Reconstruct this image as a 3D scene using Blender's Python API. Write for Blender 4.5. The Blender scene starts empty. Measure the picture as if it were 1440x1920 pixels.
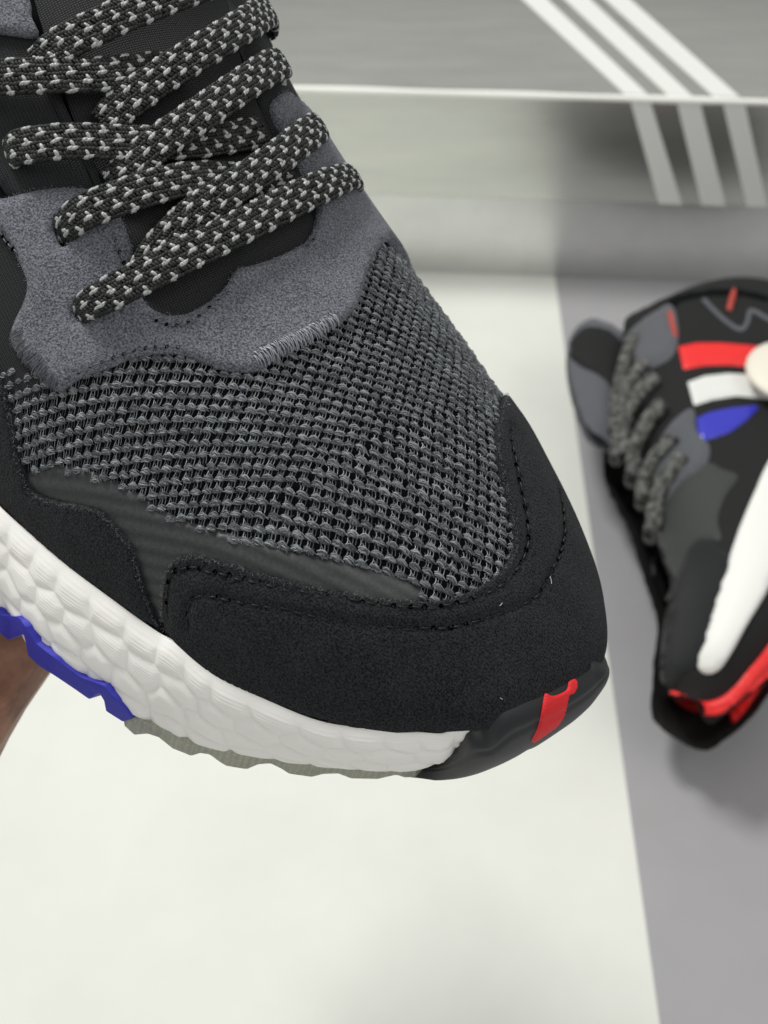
import bpy, math, random
import numpy as np
from mathutils import Vector, Matrix
from mathutils.bvhtree import BVHTree
from mathutils.geometry import delaunay_2d_cdt
SC = bpy.context.scene
COL = SC.collection
rng = np.random.default_rng(7)
random.seed(7)

# ------------------------------------------------------------------ camera
PITCH = math.radians(50.0); CAM_H = 0.52; FPX = 2318.0
cam_data = bpy.data.cameras.new('camera'); cam = bpy.data.objects.new('camera', cam_data); COL.objects.link(cam)
cam.location = (0, 0, CAM_H); cam.rotation_euler = (math.pi/2-PITCH, 0, 0)
cam_data.sensor_fit = 'VERTICAL'; cam_data.sensor_height = 24.0; cam_data.sensor_width = 18.0
cam_data.lens = 24.0*FPX/1920.0
cam_data.clip_start = 0.01; cam_data.clip_end = 20
cam_data.dof.use_dof = True; cam_data.dof.focus_distance = 0.236; cam_data.dof.aperture_fstop = 14.0
SC.camera = cam
SC.render.resolution_x = 768; SC.render.resolution_y = 1024
CAMR = np.array(Matrix.Rotation(math.pi/2-PITCH, 3, 'X')); CAMO = np.array([0, 0, CAM_H])

# ------------------------------------------------------------------ light
W = bpy.data.worlds.new('World'); SC.world = W; W.use_nodes = True
bg = W.node_tree.nodes['Background']; bg.inputs[0].default_value = (1.0, 1.0, 0.965, 1); bg.inputs[1].default_value = 0.45
def area(name, loc, target, sx, sy, power, color=(1, 0.99, 0.95)):
    l = bpy.data.lights.new(name, 'AREA'); l.shape = 'RECTANGLE'; l.size = sx; l.size_y = sy; l.energy = power; l.color = color
    o = bpy.data.objects.new(name, l); COL.objects.link(o); o.location = loc
    o.rotation_euler = (Vector(target)-Vector(loc)).to_track_quat('-Z', 'Y').to_euler(); return o
area('ceiling_light', (-0.5, 0.8, 1.55), (0.0, 0.3, 0.1), 0.36, 0.3, 17)
area('shop_light', (0.9, -0.3, 1.6), (0.0, 0.35, 0.0), 0.9, 0.9, 5)
SC.view_settings.view_transform = 'Standard'; SC.view_settings.look = 'None'
SC.view_settings.exposure = 0.0; SC.view_settings.gamma = 1.0
SC.cycles.max_bounces = 8

# ------------------------------------------------------------------ materials
def lin(r, g=None, b=None):
    if g is None: g = b = r
    f = lambda c: (c/255/12.92) if c/255 <= 0.04045 else ((c/255+0.055)/1.055)**2.4
    return (f(r), f(g), f(b), 1)
class NT:
    def __init__(s, name):
        s.m = bpy.data.materials.new(name); s.m.use_nodes = True; s.t = s.m.node_tree; s.t.nodes.clear()
        s.out = s.n('ShaderNodeOutputMaterial'); s.bs = s.n('ShaderNodeBsdfPrincipled'); s.t.links.new(s.bs.outputs[0], s.out.inputs[0])
        s.tc = s.n('ShaderNodeTexCoord')
    def n(s, k, **kw):
        x = s.t.nodes.new(k)
        for a, v in kw.items(): setattr(x, a, v)
        return x
    def l(s, a, b): s.t.links.new(a, b)
    def set(s, **kw):
        names = dict(col='Base Color', rough='Roughness', metal='Metallic', sheen='Sheen Weight', sheenr='Sheen Roughness', sss='Subsurface Weight',
                     spec='Specular IOR Level', trans='Transmission Weight', ior='IOR', coat='Coat Weight', alpha='Alpha')
        for k, v in kw.items(): s.bs.inputs[names[k]].default_value = v
    def noise(s, scale, detail=3, rough=0.6, src=None):
        x = s.n('ShaderNodeTexNoise'); x.inputs['Scale'].default_value = scale; x.inputs['Detail'].default_value = detail; x.inputs['Roughness'].default_value = rough
        s.l(src or s.tc.outputs['Object'], x.inputs['Vector']); return x.outputs['Fac']
    def ramp(s, src, stops):
        x = s.n('ShaderNodeValToRGB'); e = x.color_ramp.elements
        while len(e) < len(stops): e.new(0.5)
        for k, (p, c) in enumerate(stops): e[k].position = p; e[k].color = c
        s.l(src, x.inputs[0]); return x.outputs[0]
    def bump(s, src, dist, strength=1.0, prev=None):
        x = s.n('ShaderNodeBump'); x.inputs['Distance'].default_value = dist; x.inputs['Strength'].default_value = strength
        s.l(src, x.inputs['Height'])
        if prev is not None: s.l(prev, x.inputs['Normal'])
        s.l(x.outputs[0], s.bs.inputs['Normal']); return x.outputs[0]
    def math(s, op, a, b):
        x = s.n('ShaderNodeMath', operation=op)
        for i, v in enumerate((a, b)):
            if hasattr(v, 'node'): s.l(v, x.inputs[i])
            else: x.inputs[i].default_value = v
        return x.outputs[0]
def plain(name, col, rough=0.5, **kw):
    t = NT(name); t.set(col=col, rough=rough, **kw); return t.m
def suede(name, dark, light, sheen, dist=0.0007):
    t = NT(name); t.set(rough=0.95, sheen=sheen, sheenr=0.5, spec=0.15)
    g = t.noise(2500, 2, 0.6); g2 = t.noise(110, 2)
    mixv = t.math('ADD', t.math('MULTIPLY', g, 0.85), t.math('MULTIPLY', g2, 0.15))
    t.l(t.ramp(mixv, [(0.36, dark), (0.64, light)]), t.bs.inputs['Base Color'])
    t.bump(g, dist, 1.0); return t.m
M = {}
M['black_suede'] = suede('black_suede', lin(9, 10, 12), lin(50, 53, 57), 0.05)
M['grey_suede'] = suede('grey_suede', lin(68, 71, 79), lin(140, 143, 153), 0.15)
M['lining'] = plain('vamp_lining', lin(17, 19, 21), 1.0, spec=0.1)
def fabric(name, c0, c1, pitch, rough=0.7):
    t = NT(name); t.set(rough=rough, spec=0.35)
    v = t.n('ShaderNodeTexVoronoi', feature='F1', distance='CHEBYCHEV'); v.inputs['Scale'].default_value = 1/pitch; v.inputs['Randomness'].default_value = 0.12
    t.l(t.tc.outputs['UV'], v.inputs['Vector'])
    t.l(t.ramp(v.outputs['Distance'], [(0.15, c1), (0.5, c0)]), t.bs.inputs['Base Color'])
    b = t.math('MULTIPLY', v.outputs['Distance'], -1.0)
    t.bump(b, 0.0003, 1.0); return t.m
M['nylon'] = fabric('black_nylon', lin(14, 14, 16), lin(44, 46, 50), 0.055)
M['tongue'] = fabric('tongue_nylon', lin(14, 14, 16), lin(56, 57, 61), 0.05)
t = NT('knit_yarn'); t.set(rough=0.42, spec=0.65, sheen=0.2)
gm = t.n('ShaderNodeNewGeometry'); t.l(t.ramp(gm.outputs['Random Per Island'], [(0.0, lin(42, 45, 48)), (0.5, lin(92, 97, 102)), (1.0, lin(166, 172, 178))]), t.bs.inputs['Base Color']); M['yarn'] = t.m
t = NT('film'); t.set(rough=0.42, spec=0.4)
wv = t.n('ShaderNodeTexWave', bands_direction='Y'); wv.inputs['Scale'].default_value = 1.3; wv.inputs['Distortion'].default_value = 0.5; wv.inputs['Detail'].default_value = 2
mp = t.n('ShaderNodeMapping'); t.l(t.tc.outputs['UV'], mp.inputs[0]); t.l(mp.outputs[0], wv.inputs[0]); mp.inputs['Rotation'].default_value = (0, 0, -0.62)
nz = t.noise(1500, 4, 0.7); k = t.math('MULTIPLY', t.math('ADD', t.math('MULTIPLY', wv.outputs['Fac'], 0.5), 0.45), nz)
t.l(t.ramp(k, [(0.08, lin(34, 36, 37)), (0.55, lin(68, 71, 71))]), t.bs.inputs['Base Color']); t.bump(nz, 0.0001, 0.4); M['film'] = t.m
M['nap_grey'] = plain('grey_nap', lin(128, 132, 143), 0.9, sheen=0.3)
M['nap_black'] = plain('black_nap', lin(40, 42, 45), 0.9, sheen=0.2)
M['nap_edge_highlight'] = plain('cut_edge_nap_highlight', lin(96, 98, 100), 0.9, sheen=0.3)  # cut-edge fibres, coloured paler to paint in the light they catch
M['pit'] = plain('needle_hole', lin(3, 3, 4), 1.0, spec=0.0)
M['thread_mid'] = plain('dark_grey_thread', lin(92, 95, 102), 0.35, spec=0.7)
M['thread_black'] = plain('black_thread', lin(8, 9, 10), 0.45, spec=0.5)
M['thread_grey'] = plain('grey_thread', lin(150, 153, 162), 0.3, spec=0.8)
t = NT('lace_dark_yarn'); t.set(rough=0.6, spec=0.4)
gm = t.n('ShaderNodeNewGeometry'); t.l(t.ramp(gm.outputs['Random Per Island'], [(0.0, lin(13, 13, 14)), (1.0, lin(50, 51, 51))]), t.bs.inputs['Base Color']); M['lace_dark'] = t.m
t = NT('lace_light_yarn'); t.set(rough=0.35, spec=0.6)
t.l(t.ramp(t.noise(2600, 2), [(0.3, lin(126, 129, 130)), (0.7, lin(196, 199, 198))]), t.bs.inputs['Base Color']); M['lace_light'] = t.m
t = NT('white_foam'); t.set(col=lin(250, 247, 243), rough=0.45, sss=0.5, spec=0.4)
t.bs.inputs['Subsurface Radius'].default_value = (0.004, 0.0035, 0.003); t.bs.inputs['Subsurface Scale'].default_value = 0.6
t.bump(t.noise(1200, 3), 0.00005, 0.6); M['foam'] = t.m
t = NT('blue_rubber'); t.set(col=lin(44, 46, 172), rough=0.6); t.bump(t.noise(900, 4), 0.0002, 0.6); M['blue'] = t.m
t = NT('red_rubber'); t.set(col=lin(222, 28, 36), rough=0.6); t.bump(t.noise(700, 4), 0.0003, 0.8); M['red'] = t.m
t = NT('black_rubber'); t.set(col=lin(25, 28, 32), rough=0.5); t.bump(t.noise(1500, 2), 0.00006, 0.5); M['rubber'] = t.m
t = NT('clear_rubber'); t.set(col=lin(150, 152, 132), rough=0.35, trans=0.6, spec=0.5)
v = t.n('ShaderNodeTexVoronoi', distance='CHEBYCHEV'); v.inputs['Scale'].default_value = 1100; v.inputs['Randomness'].default_value = 0.2; t.l(t.tc.outputs['Object'], v.inputs['Vector'])
t.l(t.ramp(v.outputs['Distance'], [(0.2, lin(214, 216, 200)), (0.6, lin(172, 174, 156))]), t.bs.inputs['Base Color']); t.bump(v.outputs['Distance'], 0.00015, 0.5); M['clear'] = t.m
t = NT('skin'); t.set(rough=0.5, sss=0.15, spec=0.35); t.bs.inputs['Subsurface Radius'].default_value = (0.01, 0.004, 0.002); t.bs.inputs['Subsurface Scale'].default_value = 0.3
t.l(t.ramp(t.noise(120, 4), [(0.35, lin(118, 80, 60)), (0.65, lin(166, 120, 96))]), t.bs.inputs['Base Color']); t.bump(t.noise(700, 3), 0.0002, 0.5); M['skin'] = t.m
M['nail'] = plain('nail', lin(205, 165, 150), 0.3)
t = NT('white_tabletop'); t.set(rough=0.55, spec=0.3)
mx = t.n('ShaderNodeMix', data_type='RGBA'); vs = t.n('ShaderNodeTexVoronoi'); vs.inputs['Scale'].default_value = 9; t.l(t.tc.outputs['Object'], vs.inputs['Vector'])
t.l(t.ramp(vs.outputs['Distance'], [(0.012, (0.35, 0.35, 0.35, 1)), (0.03, (0, 0, 0, 1))]), mx.inputs['Factor'])
t.l(t.ramp(t.noise(9, 4), [(0.35, lin(226, 228, 222)), (0.7, lin(235, 237, 231))]), mx.inputs['A']); mx.inputs['B'].default_value = lin(150, 152, 146)
t.l(mx.outputs['Result'], t.bs.inputs['Base Color']); M['table'] = t.m
t = NT('grey_tabletop'); t.set(rough=0.25, spec=0.4)
t.l(t.ramp(t.noise(7, 4), [(0.35, lin(164, 163, 167)), (0.7, lin(174, 173, 176))]), t.bs.inputs['Base Color']); M['grey_table'] = t.m
def silver(name, c0, c1, rough, stretch):
    t = NT(name); t.set(rough=rough, metal=0.85)
    mp = t.n('ShaderNodeMapping'); mp.inputs['Scale'].default_value = stretch; t.l(t.tc.outputs['Object'], mp.inputs[0])
    g = t.noise(30, 5, 0.7, mp.outputs[0])
    t.l(t.ramp(g, [(0.3, c0), (0.7, c1)]), t.bs.inputs['Base Color']); t.bump(g, 0.0003, 0.07); return t.m
M['silver_lid'] = silver('silver_lid', lin(196, 198, 194), lin(210, 211, 206), 0.27, (0.5, 3, 3))
M['silver_body'] = silver('silver_body', lin(208, 209, 208), lin(220, 221, 219), 0.3, (1, 1, 1))
M['stripe_white'] = plain('white_print', lin(230, 232, 229), 0.6)
M['edge_highlight'] = plain('white_edge_highlight', lin(246, 247, 242), 0.5)  # painted highlight: plain white for the lid edge catching the light
M['s2_black'] = plain('plain_black_fabric', lin(20, 21, 22), 0.85)
M['s2_black_suede'] = plain('display_black_suede', lin(22, 24, 27), 0.9, sheen=0.1)
M['s2_knit'] = fabric('display_knit', lin(48, 51, 50), lin(78, 81, 78), 0.035)
M['s2_grey'] = plain('display_grey_suede', lin(88, 91, 97), 0.9, sheen=0.2)
M['s2_red'] = plain('bright_red_print', lin(240, 44, 44), 0.5)
M['s2_dullred'] = plain('dull_red_tab', lin(190, 74, 62), 0.6)
M['s2_blue'] = plain('glossy_blue_print', lin(50, 52, 190), 0.3, spec=0.8)
t = NT('display_lace'); t.set(rough=0.7); t.l(t.ramp(t.noise(350, 3), [(0.4, lin(38, 39, 38)), (0.65, lin(120, 121, 118))]), t.bs.inputs['Base Color']); M['s2_lace'] = t.m
M['s2_foam'] = plain('display_white_foam', lin(244, 244, 241), 0.6)
M['cream'] = plain('cream_plastic', lin(238, 232, 218), 0.5)

# ------------------------------------------------------------------ object helpers
def link(name, V, F, mat, parent=None, smooth=True, uv=None):
    me = bpy.data.meshes.new(name)
    V = np.asarray(V, np.float32)
    if isinstance(F, np.ndarray):
        n, k = F.shape
        me.vertices.add(len(V)); me.vertices.foreach_set('co', V.ravel())
        me.loops.add(n*k); me.loops.foreach_set('vertex_index', F.ravel().astype(np.int32))
        me.polygons.add(n); me.polygons.foreach_set('loop_start', np.arange(0, n*k, k, dtype=np.int32))
        me.polygons.foreach_set('loop_total', np.full(n, k, np.int32)); me.update(calc_edges=True); me.validate()
    else:
        me.from_pydata([tuple(map(float, v)) for v in V], [], [tuple(map(int, f)) for f in F]); me.validate()
    if smooth: me.polygons.foreach_set('use_smooth', np.ones(len(me.polygons), bool))
    if uv is not None:
        lay = me.uv_layers.new(name='uv'); li = np.zeros(len(me.loops), np.int32); me.loops.foreach_get('vertex_index', li)
        lay.data.foreach_set('uv', np.asarray(uv, np.float32)[li].ravel())
    me.materials.append(mat)
    o = bpy.data.objects.new(name, me); COL.objects.link(o)
    if parent is not None: o.parent = parent
    return o
def tag(o, label=None, cat=None, group=None, kind=None):
    for k, v in (('label', label), ('category', cat), ('group', group), ('kind', kind)):
        if v: o[k] = v
    return o
def empty(name, mw=None):
    o = bpy.data.objects.new(name, None); o.empty_display_size = 0.02; COL.objects.link(o)
    if mw is not None: o.matrix_world = mw
    return o
class Acc:
    def __init__(s): s.V = []; s.F = []; s.n = 0
    def add(s, V, F): s.V.append(np.asarray(V, float)); s.F.append(np.asarray(F)+s.n); s.n += len(V)
    def build(s, name, mat, parent=None, smooth=True):
        return link(name, np.concatenate(s.V), np.concatenate(s.F), mat, parent, smooth)
def catmull(P, step, closed=False):
    P = np.asarray(P, float); n = len(P)
    if closed: Q = np.concatenate([P[-1:], P, P[:2]])
    else: Q = np.concatenate([2*P[:1]-P[1:2], P, 2*P[-1:]-P[-2:-1]])
    out = []
    for i in range(1, len(Q)-2):
        a, b, c, d = Q[i-1], Q[i], Q[i+1], Q[i+2]
        k = max(2, int(np.ceil(np.linalg.norm(c-b)/step))); tt = np.arange(k)[:, None]/k
        out.append(0.5*(2*b+(c-a)*tt+(2*a-5*b+4*c-d)*tt**2+(3*b-a-3*c+d)*tt**3))
    if not closed: out.append(P[-1:])
    return np.concatenate(out)
def resample(P, step):
    P = np.asarray(P, float); L = np.concatenate([[0], np.cumsum(np.linalg.norm(np.diff(P, axis=0), axis=1))])
    n = max(2, int(round(L[-1]/step))+1); q = np.linspace(0, L[-1], n)
    return np.stack([np.interp(q, L, P[:, k]) for k in range(P.shape[1])], 1)
def in_poly(P, poly):
    x, y = P[:, 0], P[:, 1]; c = np.zeros(len(P), bool); a = poly; b = np.roll(poly, -1, 0)
    for (x1, y1), (x2, y2) in zip(a, b):
        if y1 == y2: continue
        k = ((y1 > y) != (y2 > y)) & (x < (x2-x1)*(y-y1)/(y2-y1)+x1); c ^= k
    return c
def dist_to(P, line, closed=True):
    a = line; b = np.roll(line, -1, 0)
    if not closed: a = line[:-1]; b = line[1:]
    d = np.full(len(P), 1e9)
    for p, q in zip(a, b):
        e = q-p; L = e@e
        t = np.clip(((P-p)@e)/L, 0, 1) if L > 0 else np.zeros(len(P))
        r = P-p-t[:, None]*e; d = np.minimum(d, (r*r).sum(1))
    return np.sqrt(d)
def triangulate(poly, step, holes=()):
    """inside triangulation of a closed 2-D outline with evenly spaced inner points"""
    loops = [poly]+list(holes); pts = []; edges = []
    for L in loops:
        n0 = len(pts); pts += [tuple(p) for p in L]; edges += [(n0+i, n0+(i+1) % len(L)) for i in range(len(L))]
    lo = poly.min(0); hi = poly.max(0); h = step*0.866
    ys = np.arange(lo[1], hi[1], h); G = []
    for k, y in enumerate(ys):
        xs = np.arange(lo[0]+(k % 2)*step/2, hi[0], step); G.append(np.stack([xs, np.full(len(xs), y)], 1))
    G = np.concatenate(G); G = G[in_poly(G, poly)]
    d = dist_to(G, poly)
    for H in holes: G2 = in_poly(G, H); d = np.where(G2, 0, np.minimum(d, dist_to(G, H)))
    G = G[d > step*0.55]
    pts += [tuple(p) for p in G]
    r = delaunay_2d_cdt([Vector(p) for p in pts], edges, [], 0, 1e-7, False)
    V = np.array([tuple(v) for v in r[0]]); F = np.array([f for f in r[2] if len(f) == 3])
    c = V[F].mean(1); k = in_poly(c, poly)
    for H in holes: k &= ~in_poly(c, H)
    F = F[k]
    A = np.cross(V[F[:, 1]]-V[F[:, 0]], V[F[:, 2]]-V[F[:, 0]]); F[A < 0] = F[A < 0][:, ::-1]
    return V, F
def tube(P, r, n=5, up=None):
    P = np.asarray(P, float); k = len(P); r = np.broadcast_to(r, (k,))
    T = np.gradient(P, axis=0); T /= np.linalg.norm(T, axis=1)[:, None]+1e-12
    u = np.array([0.31, 0.17, 0.93]) if up is None else np.asarray(up, float)
    B = np.cross(T, u); B /= np.linalg.norm(B, axis=1)[:, None]+1e-12; N = np.cross(B, T)
    a = np.arange(n)*2*np.pi/n
    V = (P[:, None]+r[:, None, None]*(np.cos(a)[None, :, None]*B[:, None]+np.sin(a)[None, :, None]*N[:, None])).reshape(-1, 3)
    i = np.arange(k-1)[:, None]*n; j = np.arange(n)[None]; j2 = (j+1) % n
    F = np.stack([i+j, i+j2, i+n+j2, i+n+j], -1).reshape(-1, 4)
    return V, F

# ------------------------------------------------------------------ pixel of the photo -> ray
def px_dir(p):
    p = np.asarray(p, float); return np.stack([(p[:, 0]-720)/FPX, (960-p[:, 1])/FPX, -np.ones(len(p))], 1)
def px_plane(p, z):
    d = px_dir(p)@CAMR.T; t = (z-CAMO[2])/d[:, 2]; return CAMO+d*t[:, None]

# ================================================================== table
A0, A1 = px_plane([(1042, 530), (1237, 1920)], 0.0)
def line_x(y): return A0[0]+(A1[0]-A0[0])*(y-A0[1])/(A1[1]-A0[1])
def slab(name, P, z0, z1, mat):
    V = [(x, y, z0) for x, y in P]+[(x, y, z1) for x, y in P]; n = len(P)
    F = [list(range(n))[::-1], list(range(n, 2*n))]+[[i, (i+1) % n, n+(i+1) % n, n+i] for i in range(n)]
    return tag(link(name, V, F, mat, None, False), kind='structure')
slab('table', [(-0.9, -0.5), (line_x(-0.5), -0.5), (line_x(1.3), 1.3), (-0.9, 1.3)], -0.03, 0, M['table'])
slab('grey_table', [(line_x(-0.5), -0.5), (0.9, -0.5), (0.9, 1.3), (line_x(1.3), 1.3)], -0.03, 0, M['grey_table'])

slab('reflection_board', [(-1.2, 1.3), (1.2, 1.3), (1.2, 1.34), (-1.2, 1.34)], -0.03, 0.43, plain('grey_reflection_board', lin(120, 122, 120), 0.8))  # unseen board, added so the box lid reflects a dark-to-bright gradient
# ================================================================== shoe box
b0, b1 = px_plane([(800, 510), (1440, 531)], 0.0)
bx = (b1-b0); bx[2] = 0; bx /= np.linalg.norm(bx); by = np.array([-bx[1], bx[0], 0]); bz = np.array([0, 0, 1.0])
def on_front(p, off):   # pixel -> (along, height) on the vertical face moved off towards the viewer
    d = px_dir(p)@CAMR.T; o = b0-by*off; t = ((o-CAMO)@by)/(d@by); P = CAMO+d*t[:, None]; return np.stack([(P-b0)@bx, P[:, 2]], 1)
LID_OFF = 0.003
lid_lo = on_front([(1300, 385)], LID_OFF)[0, 1]; lid_hi = on_front([(1000, 178)], LID_OFF)[0, 1]
MB = Matrix(((bx[0], by[0], 0, b0[0]), (bx[1], by[1], 0, b0[1]), (0, 0, 1, 0), (0, 0, 0, 1)))
box = empty('shoe_box', MB); tag(box, 'silver shoe box with three white diagonal stripes standing behind the sneakers', 'shoe box')
BX0, BX1, BD = -0.26, 0.34, 0.30
def rbox(name, x0, x1, y0, y1, z0, z1, r, mat, parent, seg=4):
    import bmesh
    bm = bmesh.new(); bmesh.ops.create_cube(bm, size=1)
    for v in bm.verts: v.co = Vector((x0+(v.co.x+.5)*(x1-x0), y0+(v.co.y+.5)*(y1-y0), z0+(v.co.z+.5)*(z1-z0)))
    bmesh.ops.bevel(bm, geom=bm.edges[:], offset=r, segments=seg, affect='EDGES', profile=0.5)
    me = bpy.data.meshes.new(name); bm.to_mesh(me); bm.free(); me.materials.append(mat)
    for p in me.polygons: p.use_smooth = True
    o = bpy.data.objects.new(name, me); COL.objects.link(o); o.parent = parent; return o
body = rbox('box_body', BX0+0.003, BX1-0.003, 0, BD, 0, lid_lo+0.03, 0.0008, M['silver_body'], box)
lid = rbox('box_lid', BX0, BX1, -LID_OFF, BD+0.003, lid_lo, lid_hi, 0.0018, M['silver_lid'], box)
# white strip standing in for the highlight along the lid's front edge
V, F = tube([(x, -LID_OFF+0.0002, lid_hi-0.0006) for x in np.linspace(BX0+0.002, BX1-0.002, 60)], 0.0021*(1+0.12*np.sin(np.linspace(0, 40, 60))), 8)
link('lid_edge_highlight', V, F, M['edge_highlight'], lid)
def on_top(p):
    d = px_dir(p)@CAMR.T; t = (lid_hi-CAMO[2])/d[:, 2]; P = CAMO+d*t[:, None]-b0; return np.stack([P@bx, P@by], 1)
def prism(name, P3, nrm, th, mat, parent):
    P3 = np.asarray(P3, float); n = len(P3); V = np.concatenate([P3, P3+np.asarray(nrm)*th])
    F = [list(range(n))[::-1], list(range(n, 2*n))]+[[i, (i+1) % n, n+(i+1) % n, n+i] for i in range(n)]
    return link(name, V, F, mat, parent, False)
def extend(P, k=2.2):   # carry the two far corners on beyond the top of the photo
    P = np.array(P); d = P[0]-P[3]; e = P[1]-P[2]; P[0] += d*k; P[1] += e*k; return P
for T, Fr in (([(977, 0), (1023, 0), (1217, 194), (1173, 190)], [(1180, 203), (1217, 205), (1278, 386), (1235, 384)]),
              ([(1055, 0), (1103, 0), (1301, 199), (1255, 195)], [(1266, 207), (1310, 208), (1360, 388), (1315, 386)]),
              ([(1130, 0), (1177, 0), (1392, 204), (1342, 200)], [(1352, 210), (1393, 212), (1438, 390), (1400, 388)])):
    q = on_top(T); q = extend(q, min(2.2, 0.5)); q[:, 1] = np.minimum(q[:, 1], BD-0.004)
    prism('stripe', [(x, max(y, 0.0005), lid_hi-0.0002) for x, y in q], (0, 0, 1), 0.0005, M['stripe_white'], lid)
    f = on_front(Fr, LID_OFF); f[:2, 1] = lid_hi-0.0022; f[2:, 1] = lid_lo+0.0005
    prism('stripe', [(x, -LID_OFF+0.0002, z) for x, z in f][::-1], (0, -1, 0), 0.0005, M['stripe_white'], lid)

# ================================================================== held sneaker
U = 0.0078                                        # metres per shoe unit
nv = np.array((0.25, 0.64, 0.725)); nv /= np.linalg.norm(nv)
av = np.array([0.65, -0.75, -(nv[0]*0.65-nv[1]*0.75)/nv[2]]); av /= np.linalg.norm(av)
RS = np.stack([av, np.cross(nv, av), nv], 1)      # shoe axes in camera axes
OS = px_dir([(600, 1350)])[0]*30.0                # shoe origin, camera axes, units
CAML = -(OS@RS)                                   # camera seen from the shoe, units
MS = Matrix.Translation(Vector(CAMO+CAMR@(OS*U)))@Matrix((CAMR@RS).tolist()).to_4x4()
def px_loc(p): return px_dir(p)@RS
def px_z(p, z):
    d = px_loc(p); t = (np.asarray(z, float)-CAML[2])/d[:, 2]; return CAML+d*t[:, None]
def spl(xs, ys, x):
    xs = np.asarray(xs, float); ys = np.asarray(ys, float); x = np.asarray(x, float); m = np.gradient(ys, xs)
    i = np.clip(np.searchsorted(xs, x)-1, 0, len(xs)-2); h = xs[i+1]-xs[i]; t = np.clip((x-xs[i])/h, -0.5, 1.5); t2 = t*t; t3 = t2*t
    return (2*t3-3*t2+1)*ys[i]+(t3-2*t2+t)*h*m[i]+(-2*t3+3*t2)*ys[i+1]+(t3-t2)*h*m[i+1]
class Upper:
    C = np.array((-4.0, 3.8))
    nx = [-26, -20, -15, -12, -9.17, -7.97, -6.66, -5.32, -4.0]; ny = [-2.0, -2.9, -3.6, -3.75, -3.66, -3.41, -3.08, -2.64, -2.15]
    fx = [-26, -22, -18, -14, -10, -7, -4.0]; fy = [7.66, 8.98, 10.04, 9.85, 10.41, 10.78, 10.61]
    cx = [-26, -20, -14, -9, -4.0]; cy = [2.6, 2.6, 2.8, 3.2, 3.8]
    toe = np.array([(-4.0, -2.15), (-2.27, -1.62), (-1.0, -0.9), (0.14, -0.1), (1.12, 0.8), (1.88, 1.9), (2.77, 3.36), (2.9, 4.23), (2.93, 5.11), (2.88, 6.12), (2.72, 6.9), (1.35, 8.618), (-0.55, 9.776), (-2.607, 10.354), (-4.0, 10.61)])
    zfx = [-26, -15, -8, -4, -1, 1, 3]; zfz = [1.5, .6, 0, 0, 0, .35, 1.0]
    Hx = [-26, -22, -18, -14, -10, -7, -4, -1, 1, 3]; Hz = [15.5, 13.6, 11.6, 9.5, 7.3, 5.9, 4.9, 4.1, 3.6, 3.2]
    def __init__(s):
        d = s.toe-s.C; s.ta = np.arctan2(d[:, 1], d[:, 0]); s.tr = np.hypot(d[:, 0], d[:, 1])
        u = np.linspace(0, 1, 400); r = np.sin(u*np.pi/2); h = np.clip(1-r**2.3, 0, 1)**(1/1.9)
        L = np.concatenate([[0], np.cumsum(np.hypot(np.diff(r), np.diff(h)*0.75))]); s.w_ = L/L[-1]; s.r_ = r; s.h_ = h
    def polar(s, D):
        x, y = D[:, 0], D[:, 1]; xb = np.minimum(x, s.C[0]); back = x < s.C[0]
        yc = spl(s.cx, s.cy, xb); ne = spl(s.nx, s.ny, xb); fa = spl(s.fx, s.fy, xb)
        c = np.stack([np.where(back, x, s.C[0]), np.where(back, yc, s.C[1])], 1); d = D-c; r = np.hypot(d[:, 0], d[:, 1])
        R = np.where(back, np.where(d[:, 1] < 0, yc-ne, fa-yc), spl(s.ta, s.tr, np.arctan2(d[:, 1], d[:, 0])))
        return c, d, r, R
    def __call__(s, D):
        D = np.asarray(D, float); c, d, r, R = s.polar(D); w = r/R
        rho = np.interp(w, s.w_, s.r_); h = np.interp(w, s.w_, s.h_); k = np.where(r < 1e-6, 1, rho*R/np.maximum(r, 1e-9))
        p = c+d*k[:, None]; z0 = spl(s.zfx, s.zfz, p[:, 0]); z = z0+h*(spl(s.Hx, s.Hz, p[:, 0])-z0)-np.maximum(w-1, 0)*R
        return np.concatenate([p, z[:, None]], 1)
    def normal(s, D, e=0.12):
        ex = np.array((e, 0)); ey = np.array((0, e)); n = np.cross(s(D+ex)-s(D-ex), s(D+ey)-s(D-ey)); return n/np.linalg.norm(n, axis=1)[:, None]
    def lift(s, D, h): D = np.asarray(D, float); return s(D)+s.normal(D)*np.broadcast_to(h, (len(D),))[:, None]
UP = Upper()
gx = np.arange(-26, 3.75, 0.16); gy = np.arange(-3.9, 11, 0.16); GX, GY = np.meshgrid(gx, gy, indexing='ij'); GD = np.stack([GX.ravel(), GY.ravel()], 1)
_, _, r_, R_ = UP.polar(GD); okv = (r_ <= R_*1.03)
ni, nj = len(gx), len(gy); I = (np.arange(ni-1)[:, None]*nj+np.arange(nj-1)[None]).ravel(); Q = np.stack([I, I+nj, I+nj+1, I+1], 1); Q = Q[okv[Q].all(1)]
GT = np.concatenate([Q[:, [0, 1, 2]], Q[:, [0, 2, 3]]]); GS = UP(GD)
_bvh = {}
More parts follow.
